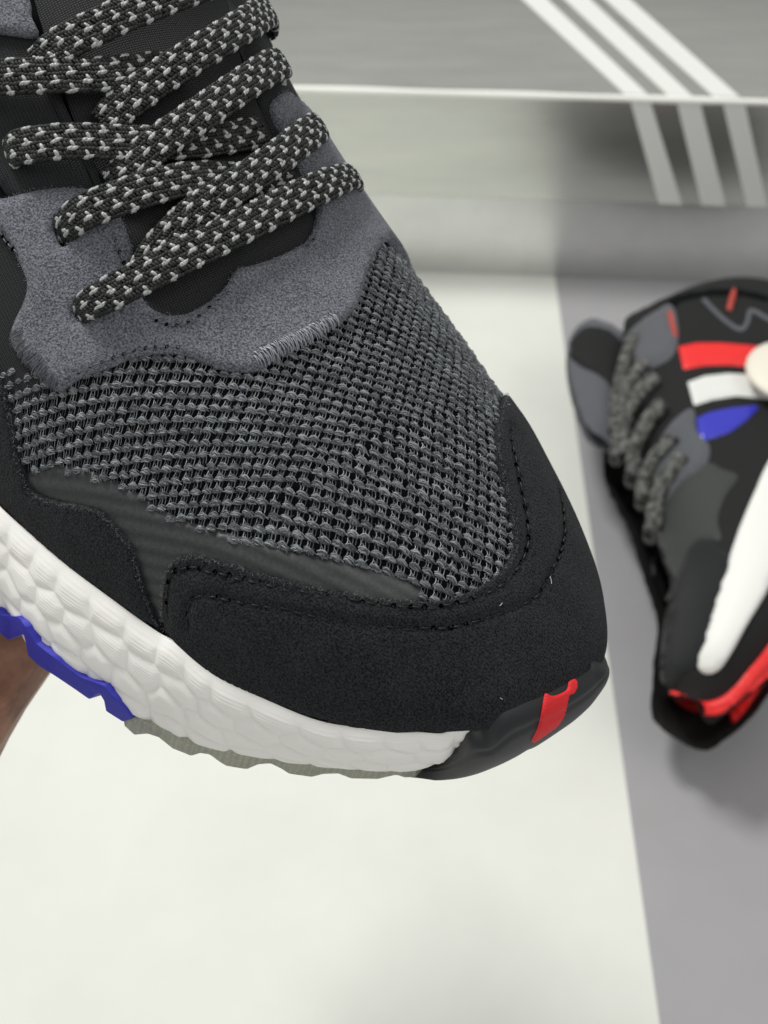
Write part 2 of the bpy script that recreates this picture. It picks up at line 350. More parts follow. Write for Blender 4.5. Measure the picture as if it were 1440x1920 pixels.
def to_D(p, h=0.0, smooth=None):
    """pixels of the photo -> places on the upper's unrolled surface (h = height over it, units)"""
    if h not in _bvh:
        S = UP.lift(GD, h) if h else GS; _bvh[h] = (S, BVHTree.FromPolygons([tuple(v) for v in S], [tuple(map(int, f)) for f in GT]))
    S, B = _bvh[h]; out = []; p = np.asarray(p, float)
    for q in p:
        q = q.copy()
        for k in range(60):
            d = px_loc([q])[0]; hit = B.ray_cast(Vector(CAML), Vector(d))
            if hit[0] is not None: break
            q += (np.array((560.0, 820.0))-q)*0.006
        loc, n, i, _ = hit; f = GT[i]; a, b, c = S[f]; v0, v1, v2 = b-a, c-a, np.array(loc)-a
        d00, d01, d11, d20, d21 = v0@v0, v0@v1, v1@v1, v2@v0, v2@v1; den = d00*d11-d01*d01; v = (d11*d20-d01*d21)/den; w = (d00*d21-d01*d20)/den
        out.append(GD[f[0]]*(1-v-w)+GD[f[1]]*v+GD[f[2]]*w)
    return np.array(out)
def rim(a0, a1, n=60, k=1.0):
    """stretch of the upper's lower edge; a = x for the near side (negative side 'n') or far side, toe by angle"""
    a = np.linspace(a0, a1, n); return UP.C+(spl(UP.ta, UP.tr, a)*k)[:, None]*np.stack([np.cos(a), np.sin(a)], 1)
def near_edge(x0, x1, n=30, k=0.0): x = np.linspace(x0, x1, n); return np.stack([x, spl(UP.nx, UP.ny, x)+k], 1)
def far_edge(x0, x1, n=30, k=0.0): x = np.linspace(x0, x1, n); return np.stack([x, spl(UP.fx, UP.fy, x)-k], 1)
TA0, TA1 = UP.ta[0], UP.ta[-1]
shoe = empty('sneaker', MS); tag(shoe, 'black and grey sneaker held close in front with white pebbled midsole and flecked laces', 'sneaker')
def panel(name, poly, top, thick, bev, step, mat, parent=shoe, holes=(), dips=(), wob=0.0, skirt=True):
    """a cut sheet lying on the upper: rounded edge, cut side, sewn-in dips"""
    poly = resample(np.concatenate([poly, poly[:1]]), step)[:-1]
    V, F = triangulate(poly, step, holes)
    d = dist_to(V, poly)
    for H in holes: d = np.minimum(d, dist_to(V, H))
    q = np.clip(d/bev, 0, 1); h = top-min(thick, bev)*0.8*(1-np.sqrt(np.clip(1-(1-q)**2, 0, 1)))
    for line, depth, wd in dips:
        h = h-depth*np.exp(-(dist_to(V, line, False)/wd)**2)
    if wob:
        for k in range(5):
            a = rng.uniform(0, 6.28); f = rng.uniform(0.7, 2.2); h = h+wob*0.4*np.sin((V[:, 0]*np.cos(a)+V[:, 1]*np.sin(a))*f+rng.uniform(0, 6))
    P = UP.lift(V, h)
    if skirt:
        n0 = len(V); E = {}
        for f in F:
            for i in range(3):
                e = (int(f[i]), int(f[(i+1) % 3])); E[e] = 1
        bd = [e for e in E if (e[1], e[0]) not in E]; ids = sorted({v for e in bd for v in e}); mp = {v: n0+i for i, v in enumerate(ids)}
        Pb = UP.lift(V[ids], top-thick); P = np.concatenate([P, Pb]); V = np.concatenate([V, V[ids]])
        F2 = []
        for a, b in bd: F2 += [(b, a, mp[a]), (b, mp[a], mp[b])]
        F = np.concatenate([F, np.array(F2)])
    return link(name, P*U, F, mat, parent, True, V)
def stitches(name, lines, height, length, gap, r, mat, parent, jitter=0.15, pit=0.0):
    A = Acc(); holes_ = []
    for line in lines:
        L = resample(line, 0.02); s = np.concatenate([[0], np.cumsum(np.linalg.norm(np.diff(L, axis=0), axis=1))]); t = rng.uniform(0, gap)
        while t+length < s[-1]:
            q = np.linspace(t, t+length, 7); D = np.stack([np.interp(q, s, L[:, 0]), np.interp(q, s, L[:, 1])], 1)+rng.normal(0, 0.012, (1, 2))
            u = np.linspace(-1, 1, 7); P = UP.lift(D, height+r*(0.9-2.0*np.abs(u)**3)+rng.normal(0, 0.01)); V, F = tube(P, r*(1-0.5*np.abs(u)**4), 5); A.add(V*U, F)
            holes_.append(np.array([np.interp(t+length+gap*0.5, s, L[:, 0]), np.interp(t+length+gap*0.5, s, L[:, 1])]))
            t += (length+gap)*rng.uniform(1-jitter, 1+jitter)
    if pit:
        HA = Acc(); an_ = np.arange(7)*2*np.pi/7
        for c_ in holes_:
            Dh = np.concatenate([c_[None], c_+pit*rng.uniform(0.8, 1.25)*np.stack([np.cos(an_), np.sin(an_)], 1)]); hh = np.concatenate([[height-0.035], np.full(7, height+0.012)])
            HA.add(UP.lift(Dh, hh)*U, np.array([[0, 1+i_, 1+(i_+1) % 7] for i_ in range(7)]))
        oh = HA.build('needle_holes', M['pit'], parent); oh['kind'] = 'stuff'
    o = A.build(name, mat, parent); o['kind'] = 'stuff'; return o
def nap(name, parent, polys, height, mat, inside=(), n_in=0, edge=0):
    """short fibres: on the face of the suede and standing off its cut edge"""
    D = []; H = []; dirs = []
    for L in polys:
        L = resample(L, 0.02); m = int(len(L)*edge); i = rng.integers(0, len(L)-1, m); D.append(L[i]+rng.normal(0, 0.02, (m, 2))); H.append(height-rng.uniform(0.02, 0.12, m))
    for poly in inside:
        lo, hi = poly.min(0), poly.max(0); m = int((hi-lo).prod()*n_in); q = rng.uniform(lo, hi, (m, 2)); q = q[in_poly(q, poly)]; D.append(q); H.append(np.full(len(q), height-0.03))
    D = np.concatenate(D); H = np.concatenate(H); B = UP.lift(D, H); N = UP.normal(D); m = len(D)
    R = rng.normal(0, 1, (m, 3)); d = N*rng.uniform(0.3, 1.0, (m, 1))+R*0.75; d /= np.linalg.norm(d, axis=1)[:, None]
    s_ = np.cross(d, rng.normal(0, 1, (m, 3))); s_ /= np.linalg.norm(s_, axis=1)[:, None]
    ln = rng.uniform(0.03, 0.085, (m, 1)); wd = 0.006; bend = np.cross(d, s_)*rng.normal(0, 0.3, (m, 1))
    a = B-s_*wd; b = B+s_*wd; c = B+(d+bend*0.4)*ln*0.55+s_*wd*0.8; e = B+(d+bend*0.4)*ln*0.55-s_*wd*0.8; f = B+(d+bend)*ln
    V = np.stack([a, b, c, e, f], 1).reshape(-1, 3); i = np.arange(m)[:, None]*5
    F = np.concatenate([i+np.array([[0, 1, 2]]), i+np.array([[0, 2, 3]]), i+np.array([[3, 2, 4]])])
    o = link(name, V*U, F, mat, parent); o['kind'] = 'stuff'; return o
LL = lambda p, h=0.0, st=0.12: catmull(to_D(p, h), st)

# --- the vamp: dark lining under an open knit
xs = np.arange(-26, 3.7, 0.25)
whole = np.concatenate([near_edge(-26, -4.05, 70, 0.05), rim(TA0, TA1, 120, 0.992), far_edge(-4.05, -26, 70, 0.05)])
panel('vamp_lining', whole, -0.31, 0.02, 0.02, 0.35, M['lining'], skirt=False)

p_eye_low = [(740, 440), (716, 460), (694, 498), (684, 538), (666, 578), (640, 602), (570, 640), (520, 668), (490, 689), (460, 693), (420, 690), (380, 675), (340, 662), (300, 661), (250, 668), (200, 690), (150, 707), (118, 728), (104, 735), (86, 716), (46, 680), (18, 640), (25, 605), (44, 565), (50, 530), (30, 485), (0, 440), (-70, 395)]
p_eye_in = [(-70, 385), (0, 372), (40, 362), (80, 354), (130, 351), (180, 357), (208, 378), (226, 405), (240, 440), (250, 480), (257, 520), (266, 556), (288, 580), (320, 590), (350, 587), (380, 572), (410, 551), (430, 527), (444, 504), (472, 497), (510, 485), (550, 467), (577, 450), (592, 428), (600, 400), (597, 368), (581, 338), (560, 293), (532, 247), (516, 216), (512, 196), (522, 180), (543, 167)]
E_low = to_D(p_eye_low); E_in = to_D(p_eye_in)
e_top = E_in[-1]; e_bot = E_low[0]
eye_far = np.array([(e_top[0], e_top[1]+0.7), (e_top[0]+0.2, 9.2), (-13.5, 9.6), (-11.5, 9.6), (e_bot[0]+0.2, 9.3), (e_bot[0]+0.1, e_bot[1]+0.6)])
eye_poly = np.concatenate([catmull(E_low, 0.1), catmull(E_in, 0.1), eye_far])
def hole(pts): return resample(catmull(to_D(pts), 0.05, True), 0.06)
holes = [hole([(99, 430), (105, 412), (120, 410), (132, 432), (128, 456), (110, 462)]), hole([(135, 582), (142, 569), (158, 572), (168, 590), (156, 603), (140, 599)])]
s1 = LL([(-40, 398), (0, 438), (17, 460), (39, 480), (56, 502), (66, 524), (62, 552), (48, 580)])
s2 = LL([(211, 432), (219, 460), (230, 486), (240, 519)])
s3 = LL([(275, 590), (300, 604), (330, 610), (365, 598), (412, 560), (444, 540), (481, 517), (519, 502), (556, 486), (577, 464), (590, 445)])
s4 = LL([(111, 723), (155, 693), (194, 677), (228, 665), (262, 655), (300, 650), (340, 651)])
s5 = LL([(723, 436), (705, 455), (690, 478)])
s6 = LL([(520, 186), (545, 190), (556, 205)])
eyestay = panel('eyestay', eye_poly, 0.03, 0.30, 0.11, 0.11, M['grey_suede'], holes=holes, wob=0.03,
                dips=[(s1, 0.05, 0.09), (s2, 0.05, 0.09), (s3, 0.06, 0.1), (s4, 0.04, 0.08), (s5, 0.04, 0.09)])
stitches('stitching', [s1, s2, s3, s4, s5, s6], -0.02, 0.15, 0.07, 0.019, M['thread_mid'], eyestay, pit=0.035)
nap('suede_nap', eyestay, [eye_poly]+holes, 0.0, M['nap_grey'], [eye_poly], 45, 0.9)
def bartack(a, b, n, mt, rr):
    A = Acc(); Da = catmull(to_D(a), 0.02); Db = catmull(to_D(b), 0.02); Da = resample(Da, 0.01); Db = resample(Db, 0.01)
    for i in range(n):
        f = (i+rng.uniform(-.3, .3))/n; g = min(1, max(0, f+rng.uniform(-.05, .06)))
        p = Da[int(np.clip(f, 0, 1)*(len(Da)-1))]; q = Db[int(g*(len(Db)-1))]; p, q = p+(q-p)*rng.uniform(-.15, .2), q+(p-q)*rng.uniform(-.15, .2); t = np.linspace(0, 1, 6)[:, None]; D = p+(q-p)*t
        u = np.linspace(-1, 1, 6); P = UP.lift(D, 0.05-0.10*np.abs(u)**3+rng.uniform(0, 0.05)); V, F = tube(P, rr*rng.uniform(0.8, 1.2), 5); A.add(V*U, F)
    o = A.build('bartack', mt, eyestay); o['kind'] = 'stuff'
bartack([(472, 662), (520, 638), (575, 612), (624, 585)], [(488, 690), (536, 664), (592, 636), (642, 606)], 75, M['thread_grey'], 0.013)
bartack([(48, 612), (70, 650), (98, 682), (118, 700)], [(14, 630), (36, 672), (70, 708), (100, 732)], 48, M['thread_mid'], 0.012)

p_cap = [(328, 1207), (312, 1190), (302, 1160), (303, 1110), (310, 1074), (327, 1052), (356, 1043), (400, 1052), (450, 1066), (520, 1086), (600, 1104), (680, 1119), (740, 1126), (800, 1128), (850, 1122), (895, 1104), (938, 1076), (962, 1044), (969, 1010), (965, 975), (955, 930), (943, 880), (936, 840), (937, 800), (946, 765), (950, 738)]
C_in = catmull(to_D(p_cap), 0.1)
c_end = C_in[-1]
cap_poly = np.concatenate([C_in, [(c_end[0]-0.2, c_end[1]+0.8)], far_edge(c_end[0]-1.0, -4.05, 12, 0.02), rim(TA1, TA0+0.02, 110, 0.998)])
d_start = to_D([p_cap[0]])[0]
# trim the near edge of the cap where it starts
k = cap_poly[:, 0] >= -99
near_tail = near_edge(-4.05, d_start[0], 6, 0.02) if d_start[0] < -4.05 else np.zeros((0, 2))
if d_start[0] > -4:
    a_s = math.atan2(d_start[1]-UP.C[1], d_start[0]-UP.C[0]); cap_poly = np.concatenate([C_in, [(c_end[0]-0.2, c_end[1]+0.8)], far_edge(c_end[0]-1.0, -4.05, 12, 0.02), rim(TA1, a_s, 110, 0.998)])
else: cap_poly = np.concatenate([cap_poly, near_tail])
ra = LL([(312, 1165), (311, 1110), (318, 1078), (338, 1067), (365, 1065), (403, 1074), (460, 1088), (517, 1101), (575, 1113), (632, 1122), (689, 1130), (747, 1136), (804, 1138), (839, 1134), (874, 1126), (908, 1115), (943, 1094), (974, 1063), (988, 1032), (993, 1004), (990, 970), (982, 930), (972, 880), (963, 835), (960, 800)])
rb = LL([(352, 1178), (350, 1145), (361, 1122), (403, 1118), (449, 1130), (498, 1138), (540, 1145), (578, 1155), (617, 1162), (670, 1170), (747, 1178), (832, 1178), (874, 1169), (908, 1160), (943, 1148), (978, 1136), (1006, 1119), (1026, 1091), (1040, 1063), (1051, 1039), (1058, 1015), (1061, 987), (1058, 952), (1050, 915)])
toe_cap = panel('toe_cap', cap_poly, 0.03, 0.33, 0.10, 0.11, M['black_suede'], wob=0.02, dips=[(ra, 0.10, 0.08), (rb, 0.09, 0.075)])
stitches('stitching', [ra, rb], -0.045, 0.2, 0.1, 0.026, M['thread_black'], toe_cap, pit=0.05)

nap('suede_nap', toe_cap, [C_in], 0.0, M['nap_black'], [cap_poly], 90, 0.6)
nap('edge_nap_highlight', toe_cap, [C_in], 0.05, M['nap_edge_highlight'], [], 0, 1.6)
lint = Acc()
for k in range(7):
    D0_ = UP.C+np.array((rng.uniform(-2.5, 5.5), rng.uniform(-5, 5))); 
    if not in_poly(D0_[None], cap_poly)[0]: continue
    a_ = rng.uniform(0, 6.28); tt_ = np.linspace(0, 1, 5)*rng.uniform(0.06, 0.16); Dl = D0_+np.stack([tt_*np.cos(a_)+0.03*np.sin(tt_*20), tt_*np.sin(a_)], 1); V, F = tube(UP.lift(Dl, 0.03), 0.007, 4); lint.add(V*U, F)
lo_ = lint.build('lint', M['stripe_white'], toe_cap); lo_['kind'] = 'stuff'
p_side = [(300, 1196), (294, 1177), (278, 1142), (267, 1108), (255, 1066), (243, 1031), (222, 1004), (198, 976), (174, 958), (139, 950), (97, 943), (70, 934), (52, 922), (40, 895), (28, 858), (22, 810), (6, 745), (-20, 690), (-70, 640)]
Sd = catmull(to_D(p_side), 0.1); Sd[:, 0] = np.maximum(Sd[:, 0], -26)
side_poly = np.concatenate([Sd, [(Sd[-1][0]-3, Sd[-1][1]-0.3)], near_edge(Sd[-1][0]-4, Sd[0][0]-0.05, 40, 0.02)])
sa = LL([(283, 1180), (262, 1130), (247, 1085), (232, 1045), (205, 1004), (172, 976), (130, 964)])
side = panel('side_overlay', side_poly, 0.02, 0.32, 0.11, 0.11, M['black_suede'], dips=[(sa, 0.03, 0.1)], wob=0.02)

nap('suede_nap', side, [Sd], 0.0, M['nap_black'], [side_poly[side_poly[:, 0] > -99]], 90, 0.6)
nap('edge_nap_highlight', side, [Sd], 0.04, M['nap_edge_highlight'], [], 0, 1.6)
p_film = [(36, 892), (60, 881), (100, 878), (140, 882), (180, 894), (220, 910), (260, 935), (300, 960), (340, 978), (400, 995), (470, 1012), (530, 1027), (600, 1043), (680, 1058), (740, 1072), (780, 1088), (797, 1104), (803, 1128), (760, 1145), (640, 1130), (500, 1100), (380, 1065), (330, 1075), (325, 1130), (330, 1195), (300, 1188), (262, 1150), (235, 1060), (200, 1000), (150, 970), (80, 955), (45, 930)]
film = panel('film_overlay', catmull(to_D(p_film), 0.1, True), -0.17, 0.12, 0.06, 0.14, M['film'], skirt=True)

# --- knit
kp = [(-30, 705), (60, 690), (120, 700), (200, 668), (300, 640), (400, 650), (480, 660), (560, 620), (640, 575), (665, 530), (680, 480), (720, 445)]
K1 = catmull(to_D(kp), 0.2)
fx_ = np.array([(K1[-1][0]+0.1, K1[-1][1]+0.8), (-9.5, 9.6), (c_end[0]-0.2, 9.6)])
kq = [(946, 738), (946, 800), (950, 840), (958, 880), (975, 950), (980, 1010), (970, 1055), (930, 1092), (880, 1122), (800, 1138), (785, 1105), (740, 1082), (640, 1060), (530, 1038), (400, 1005), (310, 974), (250, 940), (190, 908), (120, 890), (50, 892), (18, 860), (8, 800), (-10, 745)]
K2 = catmull(to_D(kq), 0.2)
knit_poly = np.concatenate([K1, fx_, K2])
o_, e1, e2 = to_D([(600, 880), (625.5, 886.5), (597, 904.2)]); e1 = e1-o_; e2 = e2-o_
Bm = np.stack([e1, e2], 1); lat = np.linalg.solve(Bm, (knit_poly-o_).T).T
i0, j0 = np.floor(lat.min(0)).astype(int)-1; i1, j1 = np.ceil(lat.max(0)).astype(int)+1
JJ, II = np.meshgrid(np.arange(j0, j1), np.arange(i0, i1)); IJ = np.stack([II.ravel(), JJ.ravel()], 1)+rng.normal(0, 0.022, (II.size, 2))
KD = o_+IJ@Bm.T; KD = KD[in_poly(KD, knit_poly)]
def stitch_template(seed):
    g = np.random.default_rng(seed); Vs = []; Fs = []; n = 0
    def add(P, r, k):
        nonlocal n
        V, F = tube(P, r, k); Vs.append(V); Fs.append(F+n); n += len(V)
    j = lambda s: g.normal(0, s)
    for s in range(12):                      # plump bundle of filaments, arching over from left to right
        q = (s-5.5)/5.5; t = np.linspace(0, 1, 7); w0 = g.uniform(-0.08, 0.08); l0 = g.uniform(0.8, 1.12)
        x = -0.39+0.80*t*l0+w0; y = 0.02+0.17*t+q*0.20*(0.7+0.3*np.sin(np.pi*t))-0.10*np.sin(np.pi*t)*(1-0.4*q)+0.035*np.sin(t*g.uniform(5, 10)+g.uniform(0, 6))
        z = 0.10+0.25*np.sin(np.pi*(0.12+0.78*t))*(1-0.5*q*q)+0.035*np.sin(t*g.uniform(5, 10)+g.uniform(0, 6))+j(0.035)
        add(np.stack([x, y, z], 1), 0.036*g.uniform(0.8, 1.2)*(0.7+0.45*np.sin(np.pi*t)), 4)
    for s in range(2):                       # ground threads joining the rows underneath
        t = np.linspace(0, 1, 4); add(np.stack([0.02+0.26*s+0.05*np.sin(np.pi*t)+j(0.02), 0.12+0.72*t, 0.06+0*t], 1), 0.035, 4)
    for s in range(5):                       # loose fringe hanging off the bundle
        x0 = -0.22+0.14*s+j(0.05); t = np.linspace(0, 1, 4)
        add(np.stack([x0+0.03*t+j(.02), 0.05+0.3*t, 0.30-0.24*t+0.05*np.sin(np.pi*t)], 1), 0.04*(1.1-0.5*t), 4)
    for s in range(6):                       # stray hairs
        a = g.uniform(0, 6.28); t = np.linspace(0, 1, 4); l = g.uniform(0.15, 0.38); x0, y0 = g.uniform(-0.3, 0.3), g.uniform(-0.15, 0.15)
        add(np.stack([x0+l*t*math.cos(a), y0+l*t*math.sin(a), 0.24+0.08*np.sin(np.pi*t*0.9)-0.08*t], 1), 0.012, 3)
    t = np.linspace(0, 1, 7)                 # thin filaments climbing to the row above
    add(np.stack([-0.36+0.16*np.sin(t*2.2)+0.03*j(1), -0.05-0.62*t, 0.16+0.10*np.sin(np.pi*t)-0.14*t], 1), 0.036, 4)
    add(np.stack([-0.12+0.10*np.sin(t*2.6+.6), 0.0-0.5*t, 0.14+0.08*np.sin(np.pi*t)-0.12*t], 1), 0.024, 4)
    t = np.linspace(0, 1, 5)                 # float across the opening
    add(np.stack([0.35+0.35*t, 0.10+0.16*t+j(.02), 0.12+0.03*np.sin(np.pi*t)-0.08*t], 1), 0.045*(1.1-0.4*t), 4)
    return np.concatenate(Vs), np.concatenate(Fs)
TPL = [stitch_template(s) for s in range(16)]
K0 = UP.lift(KD, -0.235); h = 0.05
ta = (UP(KD+e1*h)-UP(KD-e1*h))/(2*h); tb = (UP(KD+e2*h)-UP(KD-e2*h))/(2*h); tn = UP.normal(KD)*np.sqrt(np.linalg.norm(ta, axis=1)*np.linalg.norm(tb, axis=1))[:, None]
A = Acc(); pick = rng.integers(0, 16, len(KD))
for k in range(len(KD)):
    V, F = TPL[pick[k]]; z = V[:, 2:]*rng.uniform(0.75, 1.15); a_ = rng.normal(0, 0.07); k_ = rng.uniform(0.94, 1.06)
    V = np.stack([V[:, 0]*math.cos(a_)-V[:, 1]*math.sin(a_), V[:, 0]*math.sin(a_)+V[:, 1]*math.cos(a_), V[:, 2]], 1)*k_
    A.add((K0[k]+V[:, :1]*ta[k]+V[:, 1:2]*tb[k]+z*tn[k])*U, F)
kn = A.build('knit_mesh', M['yarn'], shoe); kn['kind'] = 'stuff'
print('stitches', len(KD))

# --- quarter and tongue fabrics
q_poly = catmull(to_D([(-70, 300), (-20, 330), (20, 375), (100, 375), (190, 372), (196, 350), (180, 310), (150, 255), (118, 190), (90, 120), (70, 60), (40, 20), (-70, -60)]), 0.1, True)
panel('quarter_panel', q_poly, -0.12, 0.1, 0.06, 0.16, M['nylon'])
q2 = catmull(to_D([(-70, 380), (20, 430), (70, 520), (60, 620), (90, 700), (60, 740), (0, 745), (-70, 660)]), 0.1, True)
panel('quarter_panel', q2, -0.16, 0.08, 0.05, 0.16, M['nylon'])
plk = catmull(to_D([(95, 130), (118, 190), (150, 255), (180, 310), (197, 352), (180, 352), (162, 318), (130, 260), (98, 195), (78, 140)]), 0.08, True)
panel('placket', plk, -0.04, 0.1, 0.06, 0.1, M['nylon'])
r_poly = to_D([(440, 0), (452, 60), (478, 130), (495, 190), (516, 240), (545, 280), (575, 330), (600, 420), (590, 450)])
re_ = r_poly[::-1]; rp = np.concatenate([catmull(r_poly, 0.1)[::-1], [(r_poly[0][0]-1.5, r_poly[0][1]), (r_poly[0][0]-1.5, 9.3), (-14, 9.6), (-11, 9.5)]])
panel('quarter_panel', rp, -0.15, 0.1, 0.06, 0.16, M['nylon'])
tg = to_D([(60, -10), (90, 90), (140, 230), (200, 380), (245, 500), (270, 590), (330, 610), (400, 585), (450, 520), (540, 490), (600, 440), (590, 360), (540, 270), (490, 180), (450, 60), (440, -10)])
back = np.array([(-25.5, tg[-1][1]), (-25.5, tg[0][1])])
panel('tongue', np.concatenate([catmull(tg, 0.1), back]), -0.20, 0.02, 0.02, 0.2, M['tongue'], skirt=False)
tb_ = catmull(to_D([(-60, -40), (45, -12), (58, 30), (72, 60), (62, 70), (30, 66), (0, 62), (-60, 60)]), 0.08, True)
panel('suede_tab', tb_, 0.14, 0.25, 0.12, 0.11, M['grey_suede'])

# --- laces: flat braids, each a body with dark strands and light flecks
def lace(pts, width=0.81, thick=0.20, phase=0):
    pts = np.array([tuple(p)+(1.0,)*(4-len(p)) for p in pts], float); D = to_D(pts[:, :2], 0.0); C = UP.lift(D, pts[:, 2]); wd = pts[:, 3]
    Q = np.concatenate([C, D, wd[:, None]], 1); Q = catmull(Q, 0.03); s = np.concatenate([[0], np.cumsum(np.linalg.norm(np.diff(Q[:, :3], axis=0), axis=1))])
    n = int(s[-1]/0.05); q = np.linspace(0, s[-1], n); Q = np.stack([np.interp(q, s, Q[:, k]) for k in range(6)], 1)
    P = Q[:, :3]; T = np.gradient(P, axis=0); T /= np.linalg.norm(T, axis=1)[:, None]
    N = UP.normal(Q[:, 3:5]); B = np.cross(T, N); B /= np.linalg.norm(B, axis=1)[:, None]; N = np.cross(B, T)
    per = 2*(width*0.94)+0.5; a = np.linspace(0, 2*np.pi, 400); ex = 0.75
    sx = np.sign(np.cos(a))*np.abs(np.cos(a))**ex*width/2; sy = np.sign(np.sin(a))*np.abs(np.sin(a))**ex*thick/2
    L = np.concatenate([[0], np.cumsum(np.hypot(np.diff(sx), np.diff(sy)))]); per = L[-1]
    def surf(u, v, h):       # u along, v round (units of length), h outward
        k = np.clip(u/s[-1]*(n-1), 0, n-1.001); i = k.astype(int); f = (k-i)[:, None]
        g = lambda X: X[i]*(1-f)+X[i+1]*f
        w = (Q[i, 5])[:, None]; vv = np.mod(v, per); x = np.interp(vv, L, sx)[:, None]*w; y = np.interp(vv, L, sy)[:, None]*np.sqrt(2-w)
        nx = x/(width/2)**2; ny = y/(thick/2)**2; nl = np.sqrt(nx*nx+ny*ny)+1e-9
        p, b, nn = g(P), g(B), g(N); return p+b*(x+h[:, None]*nx/nl)+nn*(y+h[:, None]*ny/nl)
    # core
    nu = n; nvv = 28; uu, vv = np.meshgrid(np.linspace(0, s[-1], nu), np.arange(nvv)*per/nvv, indexing='ij')
    V = surf(uu.ravel(), vv.ravel(), np.full(uu.size, -0.05)); i = np.arange(nu-1)[:, None]*nvv; j = np.arange(nvv)[None]; j2 = (j+1) % nvv
    F = np.stack([i+j, i+nvv+j, i+nvv+j2, i+j2], -1).reshape(-1, 4)
    o = link('lace', V*U, F, M['lace_dark'], shoe)
    pu = 0.088; cols = int(round(per/0.098/2))*2; pv = per/cols
    ad, al = Acc(), Acc(); rows = int(s[-1]/pu)
    t = np.linspace(-1, 1, 5); rad = np.array([0.4, 0.9, 1.0, 0.9, 0.4])*0.047; an = np.arange(6)*np.pi/3
    ii = np.arange(4)[:, None]*6; jj = np.arange(6)[None]; SF = np.stack([ii+jj, ii+(jj+1) % 6, ii+6+(jj+1) % 6, ii+6+jj], -1).reshape(-1, 4)
    for c in range(cols):
        ang = math.radians(18 if c % 2 == 0 else -58)
        for r in range(rows):
            J = c//2; cell = (r+4*(J % 2)+phase) % 8
            lightc = (cell == 0) or (c % 2 == 0 and cell == 1)
            hl = rng.uniform(0.85, 1.15)*(0.115 if c % 2 == 0 else 0.10) if lightc else 0.085
            u0 = (r+0.5)*pu+(0.0 if c % 2 == 0 else pu*0.5)+rng.normal(0, 0.010); v0 = (c+0.5)*pv+rng.normal(0, 0.009)
            du = math.cos(ang); dv = math.sin(ang)
            cu = u0+t*hl*du; cv = v0+t*hl*dv
            rr = rad*(1.05 if lightc else 1.0)*rng.uniform(0.82, 1.18)
            U_ = (cu[:, None]-dv*rr[:, None]*np.cos(an)[None]).ravel(); V_ = (cv[:, None]+du*rr[:, None]*np.cos(an)[None]).ravel(); H_ = ((0.008 if lightc else 0)-0.02*t[:, None]**2+rr[:, None]*np.sin(an)[None]).ravel()
            (al if lightc else ad).add(np.stack([U_, V_, H_], 1), SF)
    for acc, nm, mt in ((ad, 'braid_strands', M['lace_dark']), (al, 'light_flecks', M['lace_light'])):
        X = np.concatenate(acc.V); Y = surf(X[:, 0], X[:, 1], X[:, 2]); k = link(nm, Y*U, np.concatenate(acc.F), mt, o); k['kind'] = 'stuff'
    return o
LACES = [
 [(70, 122, .1, .8), (110, 100, .3), (180, 70, .5), (270, 32, .6), (350, 0, .6), (430, -40, .5)],
 [(-60, 158, .2), (0, 155, .35), (90, 153, .35), (190, 150, .3), (270, 135, .1), (330, 120, -.05)],
 [(190, 235, .05, .8), (220, 212, .2), (290, 162, .42), (370, 112, .55), (440, 66, .5), (485, 32, .3), (502, 8, .05, .8), (500, -25, -.1, .7)],
 [(12, 296, -.5, .6), (20, 290, -.05, .8), (34, 284, .2, .95), (60, 280, .3), (140, 274, .35), (230, 275, .25), (330, 272, .1), (430, 258, .0), (500, 240, -.1)],
 [(205, 345, .0, .8), (240, 322, .2), (300, 276, .42), (370, 227, .55), (440, 177, .55), (495, 137, .4), (518, 128, .22, .9), (530, 136, -.1, .8), (530, 152, -.5, .6)],
 [(110, 446, -.55, .5), (116, 436, -.15, .7), (130, 424, .12, .9), (170, 402, .35), (250, 374, .42), (330, 350, .36), (410, 338, .15), (490, 345, .0), (560, 345, -.1)],
 [(262, 520, -.05, .8), (290, 482, .15), (350, 420, .35), (420, 372, .48), (500, 315, .5), (560, 266, .4), (586, 247, .24, .9), (602, 254, -.05, .8), (602, 272, -.5, .6)],
 [(146, 592, -.55, .45), (152, 585, -.1, .65), (168, 576, .2, .82), (210, 558, .36, .95), (300, 512, .45), (400, 462, .5), (500, 410, .5), (580, 368, .42), (630, 345, .28, .9), (655, 338, .16, .8), (670, 347, -.08, .7), (668, 364, -.5, .5)],
]
for k, L in enumerate(LACES): lace(L, phase=k)

# --- midsole: expanded foam pellets
px_B = [(-60, 1120), (0, 1153), (35, 1160), (66, 1207), (121, 1252), (194, 1294), (240, 1324), (285, 1347), (330, 1369), (400, 1395), (500, 1412), (600, 1425), (700, 1433), (780, 1432), (830, 1420), (858, 1400), (884, 1390)]
zB = [-2.9, -2.85, -2.8, -2.8, -2.75, -2.75, -2.7, -2.7, -2.6, -2.5, -2.3, -2.1, -1.85, -1.5, -1.0, -0.35, 0.1]
NB = px_z(px_B, zB)
px_T = [(-60, 905), (0, 953), (60, 1008), (130, 1068), (210, 1128), (265, 1168), (300, 1192), (330, 1209), (400, 1267), (500, 1317), (600, 1356), (700, 1377), (780, 1386), (830, 1389), (858, 1391), (884, 1384)]
NTp = to_D(px_T); NTp = UP(NTp)
def curve(P, n): P = catmull(P, 0.05); return resample(P, np.linalg.norm(np.diff(P, axis=0), axis=1).sum()/(n-1))[:n]
ns, nvv = 1000, 170
back_n = 8
T0 = NTp[0]; B0 = NB[0]
ext = lambda P0, dz: np.array([P0+np.array((-k*1.6, -0.08*k+0.03*k*k, dz*k)) for k in range(7, 0, -1)])
Tc = curve(np.concatenate([ext(T0, 0.08), NTp]), ns); Bc = curve(np.concatenate([ext(B0, 0.02), NB]), ns)
